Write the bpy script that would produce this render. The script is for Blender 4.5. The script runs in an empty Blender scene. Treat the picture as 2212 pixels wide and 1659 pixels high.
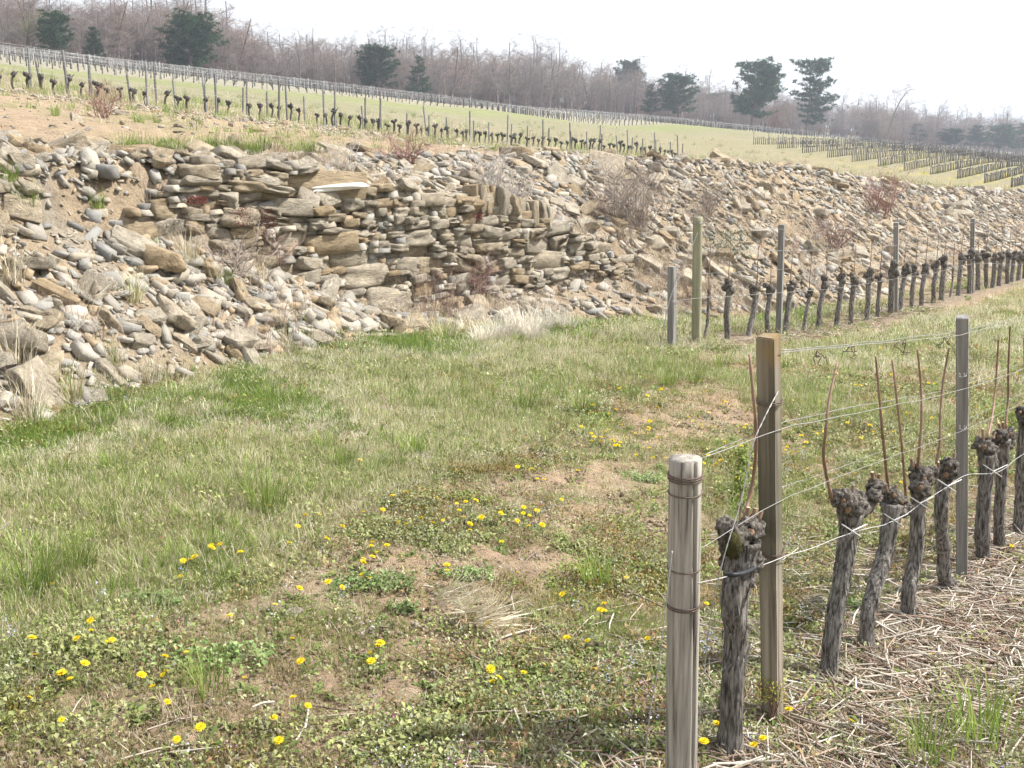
import bpy, bmesh, math, random, time
import numpy as np
from mathutils import Vector, Matrix, Euler, noise as mnoise
T0 = time.time()
random.seed(7); RS = np.random.RandomState(11)
SC = bpy.context.scene; COL = SC.collection
R = math.radians

# ------------------------------------------------------------------ camera, sky, sun, exposure
FPX, CX, CY = 2372.0, 1106.0, 829.5            # photograph measured on a 2212 x 1659 copy
EYE = 1.65
PITCH = math.atan((CY - 344.0) / FPX)
cam = bpy.data.cameras.new('camera'); camo = bpy.data.objects.new('camera', cam); COL.objects.link(camo)
cam.sensor_width = 36.0; cam.lens = FPX / 2212.0 * 36.0; cam.clip_start = 0.05; cam.clip_end = 8000
camo.location = (0, 0, EYE); camo.rotation_euler = (math.pi / 2 - PITCH, 0, 0)
SC.camera = camo

HAZE = .00075
SUN_AZ, SUN_EL = R(78), R(47)                   # azimuth clockwise from the view direction (+Y)
world = bpy.data.worlds.new('World'); SC.world = world; world.use_nodes = True
wn = world.node_tree; wn.nodes.clear()
w_out = wn.nodes.new('ShaderNodeOutputWorld'); w_bg = wn.nodes.new('ShaderNodeBackground')
w_sky = wn.nodes.new('ShaderNodeTexSky'); w_sky.sky_type = 'NISHITA'; w_sky.sun_disc = False
w_sky.sun_elevation = SUN_EL; w_sky.sun_rotation = SUN_AZ
w_sky.air_density = 1.0; w_sky.dust_density = 3.0; w_sky.ozone_density = 1.0
# thin bright cloud veil over the whole dome
w_tc = wn.nodes.new('ShaderNodeTexCoord'); w_nz = wn.nodes.new('ShaderNodeTexNoise')
w_map = wn.nodes.new('ShaderNodeMapping'); w_map.inputs['Scale'].default_value = (1, 1, 3.5)
w_nz.inputs['Scale'].default_value = 1.6; w_nz.inputs['Detail'].default_value = 5
w_rmp = wn.nodes.new('ShaderNodeMapRange'); w_rmp.inputs['From Min'].default_value = .3; w_rmp.inputs['From Max'].default_value = .7
w_rmp.inputs['To Min'].default_value = .55; w_rmp.inputs['To Max'].default_value = .92
w_mix = wn.nodes.new('ShaderNodeMix'); w_mix.data_type = 'RGBA'
w_mix.inputs['B'].default_value = (7.6, 7.75, 8.0, 1)
L = wn.links.new
L(w_tc.outputs['Generated'], w_map.inputs['Vector']); L(w_map.outputs['Vector'], w_nz.inputs['Vector'])
L(w_nz.outputs['Fac'], w_rmp.inputs['Value']); L(w_rmp.outputs['Result'], w_mix.inputs['Factor'])
L(w_sky.outputs['Color'], w_mix.inputs['A']); L(w_mix.outputs['Result'], w_bg.inputs['Color'])
w_bg.inputs['Strength'].default_value = 0.085
L(w_bg.outputs['Background'], w_out.inputs['Surface'])

sun = bpy.data.lights.new('sun', 'SUN'); sun.energy = 4.7; sun.angle = R(1.2); sun.color = (1.0, .965, .9)
suno = bpy.data.objects.new('sun', sun); COL.objects.link(suno)
sd = Vector((math.cos(SUN_EL) * math.sin(SUN_AZ), math.cos(SUN_EL) * math.cos(SUN_AZ), math.sin(SUN_EL)))
suno.rotation_euler = sd.to_track_quat('Z', 'Y').to_euler(); suno.location = (30, 5, 40)
SC.view_settings.view_transform = 'Standard'; SC.view_settings.look = 'None'
SC.view_settings.gamma = 1.0; SC.view_settings.exposure = 1.0; SC.view_settings.use_curve_mapping = False
SC.cycles.use_denoising = True
SC.cycles.max_bounces = 4; SC.cycles.diffuse_bounces = 2; SC.cycles.adaptive_threshold = .03; SC.cycles.transparent_max_bounces = 8
SC.cycles.volume_bounces = 0; SC.cycles.volume_step_rate = 8

# ------------------------------------------------------------------ frame of the rows, pixel helpers
AZ = R(38.0)
U = np.array([math.sin(AZ), math.cos(AZ)]); W = np.array([-math.cos(AZ), math.sin(AZ)])   # along the rows, uphill
def st2xy(s, t): return s * U[0] + t * W[0], s * U[1] + t * W[1]
def xy2st(x, y): return x * U[0] + y * U[1], x * W[0] + y * W[1]
CP, SP = math.cos(PITCH), math.sin(PITCH)
def ray(x, y):
    a = (x - CX) / FPX; b = (CY - y) / FPX
    return np.array([a, CP + b * SP, -SP + b * CP])
def on_t(x, y, t):
    r = ray(x, y); return r * (t / (r[0] * W[0] + r[1] * W[1])) + np.array([0, 0, EYE])
def on_s(x, y, s):
    r = ray(x, y); return r * (s / (r[0] * U[0] + r[1] * U[1])) + np.array([0, 0, EYE])

# ------------------------------------------------------------------ noise
def _h(i, j, seed):
    n = (i.astype(np.int64) * 374761393 + j.astype(np.int64) * 668265263 + seed * 144665) & 0xFFFFFFFF
    n = ((n ^ (n >> 13)) * 1274126177) & 0xFFFFFFFF
    return ((n ^ (n >> 16)) & 0xFFFF) / 65535.0
def vn(x, y, seed=0):
    x = np.asarray(x, float); y = np.asarray(y, float)
    xi = np.floor(x); yi = np.floor(y); fx = x - xi; fy = y - yi
    fx = fx * fx * (3 - 2 * fx); fy = fy * fy * (3 - 2 * fy)
    a = _h(xi, yi, seed); b = _h(xi + 1, yi, seed); c = _h(xi, yi + 1, seed); d = _h(xi + 1, yi + 1, seed)
    return a + (b - a) * fx + (c - a) * fy + (a - b - c + d) * fx * fy
def fbm(x, y, seed=0, oct=4):
    v = 0; a = .5; s = 0
    for k in range(oct):
        v = v + a * vn(x * 2 ** k + 17.3 * k, y * 2 ** k - 9.1 * k, seed + k); s += a; a *= .5
    return v / s
def sst(a, b, x):
    q = np.clip((x - a) / (b - a), 0, 1); return q * q * (3 - 2 * q)

# ------------------------------------------------------------------ terrain (heights relative to the eye, then + EYE)
KS = np.array([-30, 0, 2, 3.2, 4, 5, 6, 6.7, 8.4, 10.5, 11.3, 13, 17.8, 27, 34, 60.])
K_tf = np.interp(KS, [-30, 2, 4, 5, 6, 6.7, 8.4, 10.5, 13, 17.8, 60], [5.0, 5.1, 5.85, 6.15, 6.35, 6.4, 6.25, 6.05, 5.75, 5.6, 5.5])
K_tw = np.interp(KS, [-30, 2, 4, 5, 11.3, 13, 17.8, 60], [7.0, 7.0, 6.95, 6.9, 6.9, 6.85, 6.7, 6.6])
K_zb = np.interp(KS, [-30, 0, 2, 3.2, 4, 5, 6, 6.7, 8.4, 10.5, 11.3, 13, 17.8, 27, 34, 60], [.1, -.1, -.2, -.3, -.42, -.62, -1.0, -1.28, -1.35, -1.32, -1.2, -1.12, -1.3, -1.6, -1.75, -2.4])
K_zt = np.interp(KS, [-30, 0, 2, 3.2, 4, 5, 6, 6.7, 8.4, 10.5, 11.3, 13, 17.8, 27, 34, 60], [.25, .05, -.05, -.05, -.04, -.02, -.08, -.2, -.44, -.9, -.98, -1.0, -1.2, -1.5, -1.65, -2.3])
K_tc = np.interp(KS, [-30, 5, 6.7, 8.4, 13, 17.8, 60], [7.9, 7.8, 8.1, 8.5, 8.5, 8.2, 8.0])
K_zc = np.interp(KS, [-30, 2, 5, 6.7, 8.4, 10.5, 13, 17.8, 27, 34, 60], [.4, .14, .06, .05, .03, .02, 0, -.13, -.72, -.95, -2.3])
def z_low(s, t):
    s = np.clip(s, -40, 60); ss = np.where(s > 13, 13 + (s - 13) * .55, s)
    k2 = np.interp(s, [8, 9, 11.2, 14.7, 17.7, 21], [0, 0, -.08, -.075, -.03, 0]) * sst(3.2, 4.4, t); k1 = np.interp(s, [3, 4.85, 7, 9], [0, -.075, -.08, 0]) * sst(3.2, 1.8, t)
    return -1.587 - .05 * ss + .072 * np.clip(t, -60, 12) + k1 + k2
ctl = []
def cpx(x, y, t=None, s=None):
    p = on_t(x, y, t) if t is not None else on_s(x, y, s)
    a, b = xy2st(p[0], p[1]); ctl.append((a, b, p[2] - EYE))
for s_, t_, z_ in zip(KS[1:], K_tc[1:], K_zc[1:]): ctl.append((s_, t_, z_))
for s_, t_ in ((0, 14), (4, 13), (8, 14), (3, 20), (12, 20), (16, 15), (0, 28)):
    ctl.append((s_, t_, .107 * (t_ - 7.5) - .055 * (s_ - 7)))
for x, y in ((0, 190), (380, 236), (650, 263), (865, 293), (1035, 309), (1180, 320), (1300, 330), (1470, 346)): cpx(x, y, t=28.5)
for x, y in ((299, 167), (753, 208), (1025, 234), (1433, 268), (1621, 284)): cpx(x, y, t=68)
for x, y in ((299, 178), (753, 222), (1025, 251), (1433, 285)): cpx(x, y, t=63)
for x, y in ((0, 116), (299, 158), (685, 200), (1000, 224), (1400, 258), (1620, 277)): cpx(x, y, t=112)
ROWEND = [(1628, 312), (1680, 321), (1734, 330.5), (1788, 341), (1841, 350), (1897, 360), (1953, 369), (2010, 377), (2068, 386), (2126, 395.5), (2184, 405.6)]
for k, (x, y) in enumerate(ROWEND): cpx(x, y, s=97 - .9 * k)
cpx(2212, 371, t=24.2); cpx(2130, 343.5, t=30.4); cpx(2212, 352, t=28)
for x, y in ((0, 85), (299, 128), (685, 172), (1000, 198), (1400, 235)): cpx(x, y, t=134)
for x, y in ((1750, 294), (1850, 304), (2000, 318), (2200, 334)): cpx(x, y, t=80)
cpx(1626, 281, t=85)
ctl = np.array(ctl)
def _k(r2): return np.where(r2 > 0, .5 * r2 * np.log(np.maximum(r2, 1e-9)), 0)
_sc = 60.0
_p = ctl[:, :2] / _sc
_K = _k(((_p[:, None] - _p[None]) ** 2).sum(2)) + np.eye(len(_p)) * 2e-4
_Pm = np.c_[np.ones(len(_p)), _p]
_A = np.block([[_K, _Pm], [_Pm.T, np.zeros((3, 3))]])
_w = np.linalg.solve(_A, np.r_[ctl[:, 2], 0, 0, 0])
def tps(s, t):
    s = np.clip(s, -40, 460) / _sc; t = np.clip(t, 6, 135) / _sc
    sh = s.shape; s = s.ravel(); t = t.ravel(); out = _w[-3] + _w[-2] * s + _w[-1] * t
    for (a, b), wk in zip(_p, _w[:-3]): out = out + wk * _k((s - a) ** 2 + (t - b) ** 2)
    return out.reshape(sh)
def H(x, y, rough=True):
    x = np.asarray(x, float); y = np.asarray(y, float); sh = np.broadcast(x, y).shape
    x = np.broadcast_to(x, sh).ravel(); y = np.broadcast_to(y, sh).ravel()
    s, t = xy2st(x, y)
    wob = (fbm(s * .8, t * .8, 5) - .5) * .35
    tf = np.interp(s, KS, K_tf) + wob; tw = np.interp(s, KS, K_tw); zb = np.interp(s, KS, K_zb); zt = np.interp(s, KS, K_zt)
    tc = np.interp(s, KS, K_tc); zc = np.interp(s, KS, K_zc)
    zl = z_low(s, t); zf = z_low(s, tf)
    z = np.where(t < tf, zl, zl)
    m = (t >= tf) & (t < tw); q = np.clip((t - tf) / (tw - tf), 0, 1); z = np.where(m, zf + (zb - zf) * q, z)
    m = (t >= tw) & (t < tw + .15); q = np.clip((t - tw) / .15, 0, 1); z = np.where(m, zb + (zt - zb) * q, z)
    m = (t >= tw + .15) & (t < tc); q = np.clip((t - tw - .15) / (tc - tw - .15), 0, 1); z = np.where(m, zt + (zc - zt) * q, z)
    m = t >= tc
    if m.any():
        a = tps(s[m], t[m]); b = tps(s[m], tc[m]); k = np.clip((t[m] - tc[m]) / 3, 0, 1)
        z = z.copy(); z[m] = a + (zc[m] - b) * (1 - k)
    if rough:
        z = z + (fbm(x * 1.3, y * 1.3, 21) - .5) * .05 * np.clip(np.hypot(x, y) / 4, .3, 1.3)
    return (z + EYE).reshape(sh)
def h1(x, y): return float(H(np.array([x]), np.array([y]))[0])
_ks = np.concatenate([np.linspace(1.2, 16, 1500), np.geomspace(16, 600, 1500)])
def on_ground(x, y):
    r = ray(x, y); p = r[None] * (_ks / r[1])[:, None]; hz = H(p[:, 0], p[:, 1])
    i = np.argmax(p[:, 2] + EYE < hz)
    if i == 0: i = len(_ks) - 1
    return np.array([p[i, 0], p[i, 1], hz[i]])

# ------------------------------------------------------------------ mesh helpers
def mesh_np(name, V, F, mat=None, smooth=False, colors=None):
    """V (n,3), F list or array of tris/quads"""
    me = bpy.data.meshes.new(name); V = np.asarray(V, np.float32)
    if isinstance(F, np.ndarray):
        k = F.shape[1]; nf = len(F); li = F.ravel().astype(np.int32)
        ls = np.arange(nf, dtype=np.int32) * k; lt = np.full(nf, k, np.int32)
    else:
        lt = np.array([len(f) for f in F], np.int32); ls = np.r_[0, np.cumsum(lt)[:-1]].astype(np.int32)
        li = np.array([i for f in F for i in f], np.int32); nf = len(F)
    me.vertices.add(len(V)); me.vertices.foreach_set('co', V.ravel())
    me.loops.add(len(li)); me.loops.foreach_set('vertex_index', li)
    me.polygons.add(nf); me.polygons.foreach_set('loop_start', ls); me.polygons.foreach_set('loop_total', lt)
    if smooth: me.polygons.foreach_set('use_smooth', np.ones(nf, bool))
    if colors is not None:
        at = me.color_attributes.new('col', 'FLOAT_COLOR', 'POINT')
        c = np.ones((len(V), 4), np.float32); c[:, :3] = colors; at.data.foreach_set('color', c.ravel())
    me.update(calc_edges=True)
    if mat: me.materials.append(mat)
    return me
class MB:
    def __init__(s): s.V = []; s.F = []; s.C = []; s.n = 0
    def add(s, V, F, col=None):
        V = np.asarray(V, float); s.V.append(V); s.F += [tuple(int(i) + s.n for i in f) for f in F]
        s.C.append(np.tile(np.asarray(col if col is not None else (1, 1, 1), float), (len(V), 1)) if col is None or np.ndim(col) == 1 else np.asarray(col))
        s.n += len(V)
    def mesh(s, name, mat, smooth=False, colors=False):
        if not s.V: s.V = [np.zeros((0, 3))]; s.C = [np.zeros((0, 3))]
        return mesh_np(name, np.concatenate(s.V), s.F, mat, smooth, np.concatenate(s.C) if colors else None)
def obj(name, me, parent=None, loc=(0, 0, 0), rot=(0, 0, 0), scale=(1, 1, 1)):
    o = bpy.data.objects.new(name, me); COL.objects.link(o)
    o.location = loc; o.rotation_euler = rot; o.scale = scale
    if parent: o.parent = parent
    return o
def tag(o, label=None, cat=None, group=None, kind=None):
    if label: o['label'] = label
    if cat: o['category'] = cat
    if group: o['group'] = group
    if kind: o['kind'] = kind
    return o
def empty(name, loc, rot=(0, 0, 0)):
    o = bpy.data.objects.new(name, None); COL.objects.link(o); o.location = loc; o.rotation_euler = rot; o.empty_display_size = .1
    return o
def frames(P):
    P = np.asarray(P, float); T = np.gradient(P, axis=0); T /= np.maximum(np.linalg.norm(T, axis=1, keepdims=True), 1e-9)
    up = np.array([0, 0, 1.]) if abs(T[0][2]) < .9 else np.array([1., 0, 0])
    N = np.zeros_like(P); n = np.cross(T[0], np.cross(up, T[0])); n /= np.linalg.norm(n)
    for i in range(len(P)):
        n = n - T[i] * (n @ T[i]); n /= max(np.linalg.norm(n), 1e-9); N[i] = n
    return T, N, np.cross(T, N)
def tube(P, rad, n=6, disp=None, cap=True):
    P = np.asarray(P, float); m = len(P); rad = np.broadcast_to(np.asarray(rad, float), (m,))
    T, N, B = frames(P); a = np.arange(n) * 2 * math.pi / n
    rr = rad[:, None] * np.ones((1, n))
    if disp is not None: rr = rr * disp(np.arange(m)[:, None] / max(1, m - 1), a[None])
    V = P[:, None] + rr[..., None] * (np.cos(a)[None, :, None] * N[:, None] + np.sin(a)[None, :, None] * B[:, None])
    V = V.reshape(-1, 3); F = []
    for i in range(m - 1):
        for j in range(n):
            k = (j + 1) % n; F.append((i * n + j, i * n + k, (i + 1) * n + k, (i + 1) * n + j))
    if cap:
        V = np.vstack([V, P[-1:], P[:1]]); e = m * n
        for j in range(n):
            k = (j + 1) % n; F.append(((m - 1) * n + j, (m - 1) * n + k, e)); F.append((k, j, e + 1))
    return V, F
def spline(P, k=8):
    """Catmull-Rom through the points"""
    P = np.asarray(P, float)
    if len(P) < 3: q = np.linspace(0, 1, k)[:, None]; return P[0] * (1 - q) + P[-1] * q
    Q = np.vstack([2 * P[0] - P[1], P, 2 * P[-1] - P[-2]]); out = []
    for i in range(1, len(Q) - 2):
        t = np.linspace(0, 1, k, endpoint=False)[:, None]
        a, b, c, d = Q[i - 1:i + 3]
        out.append(.5 * (2 * b + (c - a) * t + (2 * a - 5 * b + 4 * c - d) * t ** 2 + (3 * b - a - 3 * c + d) * t ** 3))
    out.append(P[-1:]); return np.vstack(out)
_ico = {}
def ico(sub):
    if sub not in _ico:
        bm = bmesh.new(); bmesh.ops.create_icosphere(bm, subdivisions=sub, radius=1)
        _ico[sub] = (np.array([v.co[:] for v in bm.verts]), [tuple(v.index for v in f.verts) for f in bm.faces]); bm.free()
    return _ico[sub]
def lump(c, r, sub=2, amp=.3, fr=2.0, squash=(1, 1, 1), seed=0):
    V, F = ico(sub); V = V.copy()
    d = np.array([mnoise.fractal(Vector(v * fr) + Vector((seed * 7.1, seed * 3.3, seed)), 1.0, 2.1, 3) for v in V])
    return V * (1 + amp * d)[:, None] * r * np.array(squash) + np.asarray(c), F

# ------------------------------------------------------------------ materials
def _newmat(name):
    m = bpy.data.materials.new(name); m.use_nodes = True; nt = m.node_tree; nt.nodes.clear()
    o = nt.nodes.new('ShaderNodeOutputMaterial'); b = nt.nodes.new('ShaderNodeBsdfPrincipled')
    nt.links.new(b.outputs[0], o.inputs['Surface']); b.inputs['Specular IOR Level'].default_value = .25
    return m, nt, b, o
def ramp(nt, fac, stops):
    r = nt.nodes.new('ShaderNodeValToRGB'); e = r.color_ramp.elements
    while len(e) < len(stops): e.new(.5)
    for k, (p, c) in enumerate(stops): e[k].position = p; e[k].color = (*c, 1)
    nt.links.new(fac, r.inputs[0]); return r.outputs[0]
def nz(nt, vec, scale, detail=6, rough=.6):
    n = nt.nodes.new('ShaderNodeTexNoise'); n.inputs['Scale'].default_value = scale; n.inputs['Detail'].default_value = detail
    n.inputs['Roughness'].default_value = rough; nt.links.new(vec, n.inputs['Vector']); return n.outputs['Fac']
def mix(nt, a, b, fac, mode='MIX'):
    m = nt.nodes.new('ShaderNodeMix'); m.data_type = 'RGBA'; m.blend_type = mode
    for sock, v in ((m.inputs['A'], a), (m.inputs['B'], b), (m.inputs['Factor'], fac)):
        if isinstance(v, (int, float)): sock.default_value = v
        elif isinstance(v, tuple): sock.default_value = (*v, 1)
        else: nt.links.new(v, sock)
    return m.outputs['Result']
def mth(nt, op, a, b=None):
    m = nt.nodes.new('ShaderNodeMath'); m.operation = op
    for k, v in enumerate((a, b)):
        if v is None: continue
        if isinstance(v, (int, float)): m.inputs[k].default_value = v
        else: nt.links.new(v, m.inputs[k])
    return m.outputs[0]
def coords(nt, stretch=(1, 1, 1), rnd=True, kind='Object'):
    tc = nt.nodes.new('ShaderNodeTexCoord'); mp = nt.nodes.new('ShaderNodeMapping'); mp.inputs['Scale'].default_value = stretch
    nt.links.new(tc.outputs[kind], mp.inputs['Vector']); oi = nt.nodes.new('ShaderNodeObjectInfo')
    if rnd:
        k = mth(nt, 'MULTIPLY', oi.outputs['Random'], 37.0); cx = nt.nodes.new('ShaderNodeCombineXYZ')
        for q in range(3): nt.links.new(k, cx.inputs[q])
        nt.links.new(cx.outputs[0], mp.inputs['Location'])
    return mp.outputs[0], oi.outputs['Random']
def bump(nt, b, h, strength, dist=.02):
    n = nt.nodes.new('ShaderNodeBump'); n.inputs['Strength'].default_value = strength; n.inputs['Distance'].default_value = dist
    nt.links.new(h, n.inputs['Height']); nt.links.new(n.outputs[0], b.inputs['Normal'])
def mat_noise(name, stops, scale=6, stretch=(1, 1, 1), rough=.9, bstr=.5, bscale=None, bdist=.01, var=.25, metal=0, kind='Object', extra=None):
    m, nt, b, o = _newmat(name); v, rnd = coords(nt, stretch, kind=kind)
    n = nz(nt, v, scale); c = ramp(nt, n, stops)
    if var:
        k = mth(nt, 'ADD', mth(nt, 'MULTIPLY', rnd, var * 2), 1 - var); cx = nt.nodes.new('ShaderNodeCombineXYZ')
        for q in range(3): nt.links.new(k, cx.inputs[q])
        c = mix(nt, c, cx.outputs[0], 1.0, 'MULTIPLY')
    if extra: c = extra(nt, c, v, rnd)
    nt.links.new(c, b.inputs['Base Color']); b.inputs['Roughness'].default_value = rough; b.inputs['Metallic'].default_value = metal
    if bstr: bump(nt, b, nz(nt, v, bscale or scale * 3, 8, .7), bstr, bdist)
    return m
def mat_attr(name, rough=.8, trans=0.0, var=.25, spec=.2, hue=None):
    """colour from the mesh attribute col, varied per thing"""
    m, nt, b, o = _newmat(name); a = nt.nodes.new('ShaderNodeVertexColor'); a.layer_name = 'col'
    oi = nt.nodes.new('ShaderNodeObjectInfo'); c = a.outputs['Color']
    k = mth(nt, 'ADD', mth(nt, 'MULTIPLY', oi.outputs['Random'], var * 2), 1 - var); cx = nt.nodes.new('ShaderNodeCombineXYZ')
    for q in range(3): nt.links.new(k, cx.inputs[q])
    c = mix(nt, c, cx.outputs[0], 1.0, 'MULTIPLY')
    nt.links.new(c, b.inputs['Base Color']); b.inputs['Roughness'].default_value = rough; b.inputs['Specular IOR Level'].default_value = spec
    if trans:
        t = nt.nodes.new('ShaderNodeBsdfTranslucent'); nt.links.new(c, t.inputs['Color'])
        ms = nt.nodes.new('ShaderNodeMixShader'); ms.inputs[0].default_value = trans
        nt.links.new(b.outputs[0], ms.inputs[1]); nt.links.new(t.outputs[0], ms.inputs[2]); nt.links.new(ms.outputs[0], o.inputs['Surface'])
    return m
def stone_extra(nt, c, v, rnd):
    g = ramp(nt, rnd, [(0, (1.05, .88, .66)), (.3, (1.0, .92, .8)), (.6, (.9, .87, .83)), (1, (.74, .73, .71))])
    c = mix(nt, c, g, 1.0, 'MULTIPLY')
    li = ramp(nt, nz(nt, v, 9, 8, .75), [(.5, (1, 1, 1)), (.62, (.55, .55, .54)), (.75, (.36, .36, .35))])   # lichen, weathering crust
    c = mix(nt, c, li, .8, 'MULTIPLY')
    return mix(nt, c, (.62, .48, .26), mth(nt, 'MULTIPLY', ramp(nt, nz(nt, v, 3, 5), [(.58, (0, 0, 0)), (.72, (1, 1, 1))]), .35))
M = {}
STOPS = [(.25, (.19, .165, .13)), (.42, (.33, .295, .24)), (.6, (.44, .40, .335)), (.8, (.53, .49, .425))]
M['stone'] = mat_noise('limestone', STOPS, 3.0, bstr=.9, bscale=14, bdist=.03, var=.22, extra=stone_extra)
M['stone_pale'] = mat_noise('pale_limestone', [(.3, (.58, .55, .5)), (.7, (.78, .76, .71))], 4, bstr=.5, bscale=20, var=.05)
M['stone_small'] = None
def wood_extra(green, lichen):
    def f(nt, c, v, rnd):
        tc = nt.nodes.new('ShaderNodeTexCoord'); sp = nt.nodes.new('ShaderNodeSeparateXYZ'); nt.links.new(tc.outputs['Generated'], sp.inputs[0])
        n = nz(nt, tc.outputs['Object'], 7, 5)
        k = mth(nt, 'ADD', sp.outputs[2], mth(nt, 'MULTIPLY', mth(nt, 'SUBTRACT', n, .5), .35))
        if green:
            f1 = ramp(nt, k, [(.42, (0, 0, 0)), (.58, (.8, .8, .8)), (.9, (.35, .35, .35)), (1, (.2, .2, .2))]); c = mix(nt, c, (.075, .072, .048), f1)
        if lichen:
            f2 = ramp(nt, k, [(.93, (0, 0, 0)), (1.0, (.9, .9, .9))]); c = mix(nt, c, (.24, .165, .075), f2)
        f3 = ramp(nt, k, [(.0, (.7, .7, .7)), (.12, (0, 0, 0))]); return mix(nt, c, (.09, .075, .055), f3)
    return f
WST = [(.33, (.09, .08, .068)), (.42, (.23, .21, .18)), (.56, (.33, .305, .265)), (.72, (.43, .405, .36))]
M['wood_round'] = mat_noise('weathered_wood', WST, 85, (1, 1, .03), bstr=.7, bscale=40, bdist=.006, var=.05, extra=wood_extra(0, 0))
M['wood_sq'] = mat_noise('weathered_sawn_wood', [(.34, (.12, .1, .075)), (.5, (.25, .215, .165)), (.7, (.37, .335, .275))], 70, (1, 1, .03), bstr=.7, bscale=40, bdist=.005, var=.05, extra=wood_extra(1, 1))
M['wood_grey'] = mat_noise('grey_sawn_wood', [(.3, (.13, .125, .12)), (.55, (.25, .24, .23)), (.75, (.36, .345, .32))], 70, (1, 1, .03), bstr=.7, bscale=40, bdist=.005, var=.08, extra=wood_extra(0, 0))
M['wood_green'] = mat_noise('treated_round_wood', [(.3, (.20, .19, .12)), (.55, (.31, .295, .2)), (.75, (.40, .385, .29))], 24, (1, 1, .05), bstr=.5, bscale=40, bdist=.005, var=.05, extra=wood_extra(0, 0))
M['stake'] = mat_noise('grey_stake', [(.3, (.10, .105, .11)), (.7, (.26, .26, .26))], 20, (1, 1, .1), bstr=0, var=.3)
def bark_extra(nt, c, v, rnd):
    f = ramp(nt, nz(nt, v, 4, 4), [(.6, (0, 0, 0)), (.75, (.5, .5, .5))]); return mix(nt, c, (.14, .085, .05), f)
M['bark'] = mat_noise('vine_bark', [(.36, (.035, .031, .028)), (.45, (.12, .108, .096)), (.54, (.235, .215, .195)), (.68, (.36, .335, .305))], 130, (1, 1, .13), bstr=1.0, bscale=150, bdist=.012, var=.12, extra=bark_extra)
M['head'] = mat_noise('vine_head_bark', [(.3, (.018, .015, .013)), (.44, (.07, .06, .05)), (.56, (.16, .142, .124)), (.72, (.27, .245, .215))], 80, (1, 1, .6), bstr=1.0, bscale=120, bdist=.012, var=.12, extra=bark_extra)
M['far_vine'] = mat_noise('dark_vine_bark', [(.3, (.02, .018, .016)), (.7, (.11, .1, .09))], 14, bstr=0, var=.3)
M['field_vine'] = mat_noise('grey_vine_bark', [(.3, (.045, .04, .036)), (.7, (.14, .125, .11))], 14, bstr=0, var=.3)
M['cane'] = mat_noise('vine_cane', [(.3, (.15, .085, .055)), (.7, (.30, .20, .145))], 30, (1, 1, .1), rough=.6, bstr=.2, bdist=.003, var=.2)
M['cut'] = mat_noise('cut_wood', [(.3, (.45, .3, .18)), (.7, (.62, .47, .32))], 60, bstr=.2, var=.15)
M['cutold'] = mat_noise('old_pruning_cut', [(.3, (.12, .075, .045)), (.7, (.32, .21, .13))], 90, bstr=.4, var=.2)
M['wire'] = mat_noise('galvanised_wire', [(.3, (.22, .22, .215)), (.7, (.36, .36, .345))], 30, rough=.45, bstr=0, var=.1, metal=.55)
M['rust'] = mat_noise('rusty_wire', [(.3, (.07, .05, .04)), (.7, (.17, .125, .1))], 60, rough=.7, bstr=0, metal=.3)
M['tie'] = mat_noise('pale_tie', [(.3, (.36, .36, .36)), (.7, (.5, .5, .5))], 30, rough=.5, bstr=0)
M['moss'] = mat_noise('moss', [(.3, (.02, .02, .006)), (.6, (.055, .052, .014)), (.8, (.11, .095, .025))], 30, bstr=1, bscale=90, bdist=.01)
M['grass'] = mat_attr('grass_blades', .75, .35, .22)
M['leaf'] = mat_attr('weed_leaves', .7, .3, .25)
M['straw'] = mat_attr('dry_straw', .85, .2, .2)
M['twig'] = mat_attr('twig_bark', .95, 0, .2)
M['needle'] = mat_attr('pine_needles', .8, .15, .22)
M['petal'] = mat_attr('flower_petals', .8, .2, .08)
M['rubble'] = mat_attr('broken_limestone', .95, 0, 0, .1)
# bump for the small broken stone
nt = M['rubble'].node_tree; b_ = [n for n in nt.nodes if n.type == 'BSDF_PRINCIPLED'][0]
v_, _ = coords(nt, rnd=False); bump(nt, b_, nz(nt, v_, 18, 8, .7), .8, .02)
# ground: zone colour from attribute, grain and clods from noise
m, nt, b, o = _newmat('ground_soil'); M['ground'] = m
a_ = nt.nodes.new('ShaderNodeVertexColor'); a_.layer_name = 'col'
v, _ = coords(nt, rnd=False)
n1 = ramp(nt, nz(nt, v, 9, 10, .75), [(.25, (.5, .48, .45)), (.5, (.98, .98, .97)), (.75, (1.4, 1.38, 1.34))])
n2 = ramp(nt, nz(nt, v, 60, 6, .8), [(.3, (.62, .6, .58)), (.55, (1.05, 1.05, 1.05)), (.8, (1.35, 1.33, 1.3))])
c = mix(nt, mix(nt, a_.outputs['Color'], n1, 1.0, 'MULTIPLY'), n2, 1.0, 'MULTIPLY')
nt.links.new(c, b.inputs['Base Color']); b.inputs['Roughness'].default_value = 1.0; b.inputs['Specular IOR Level'].default_value = .05
bump(nt, b, nz(nt, v, 30, 10, .75), .9, .03)

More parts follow.
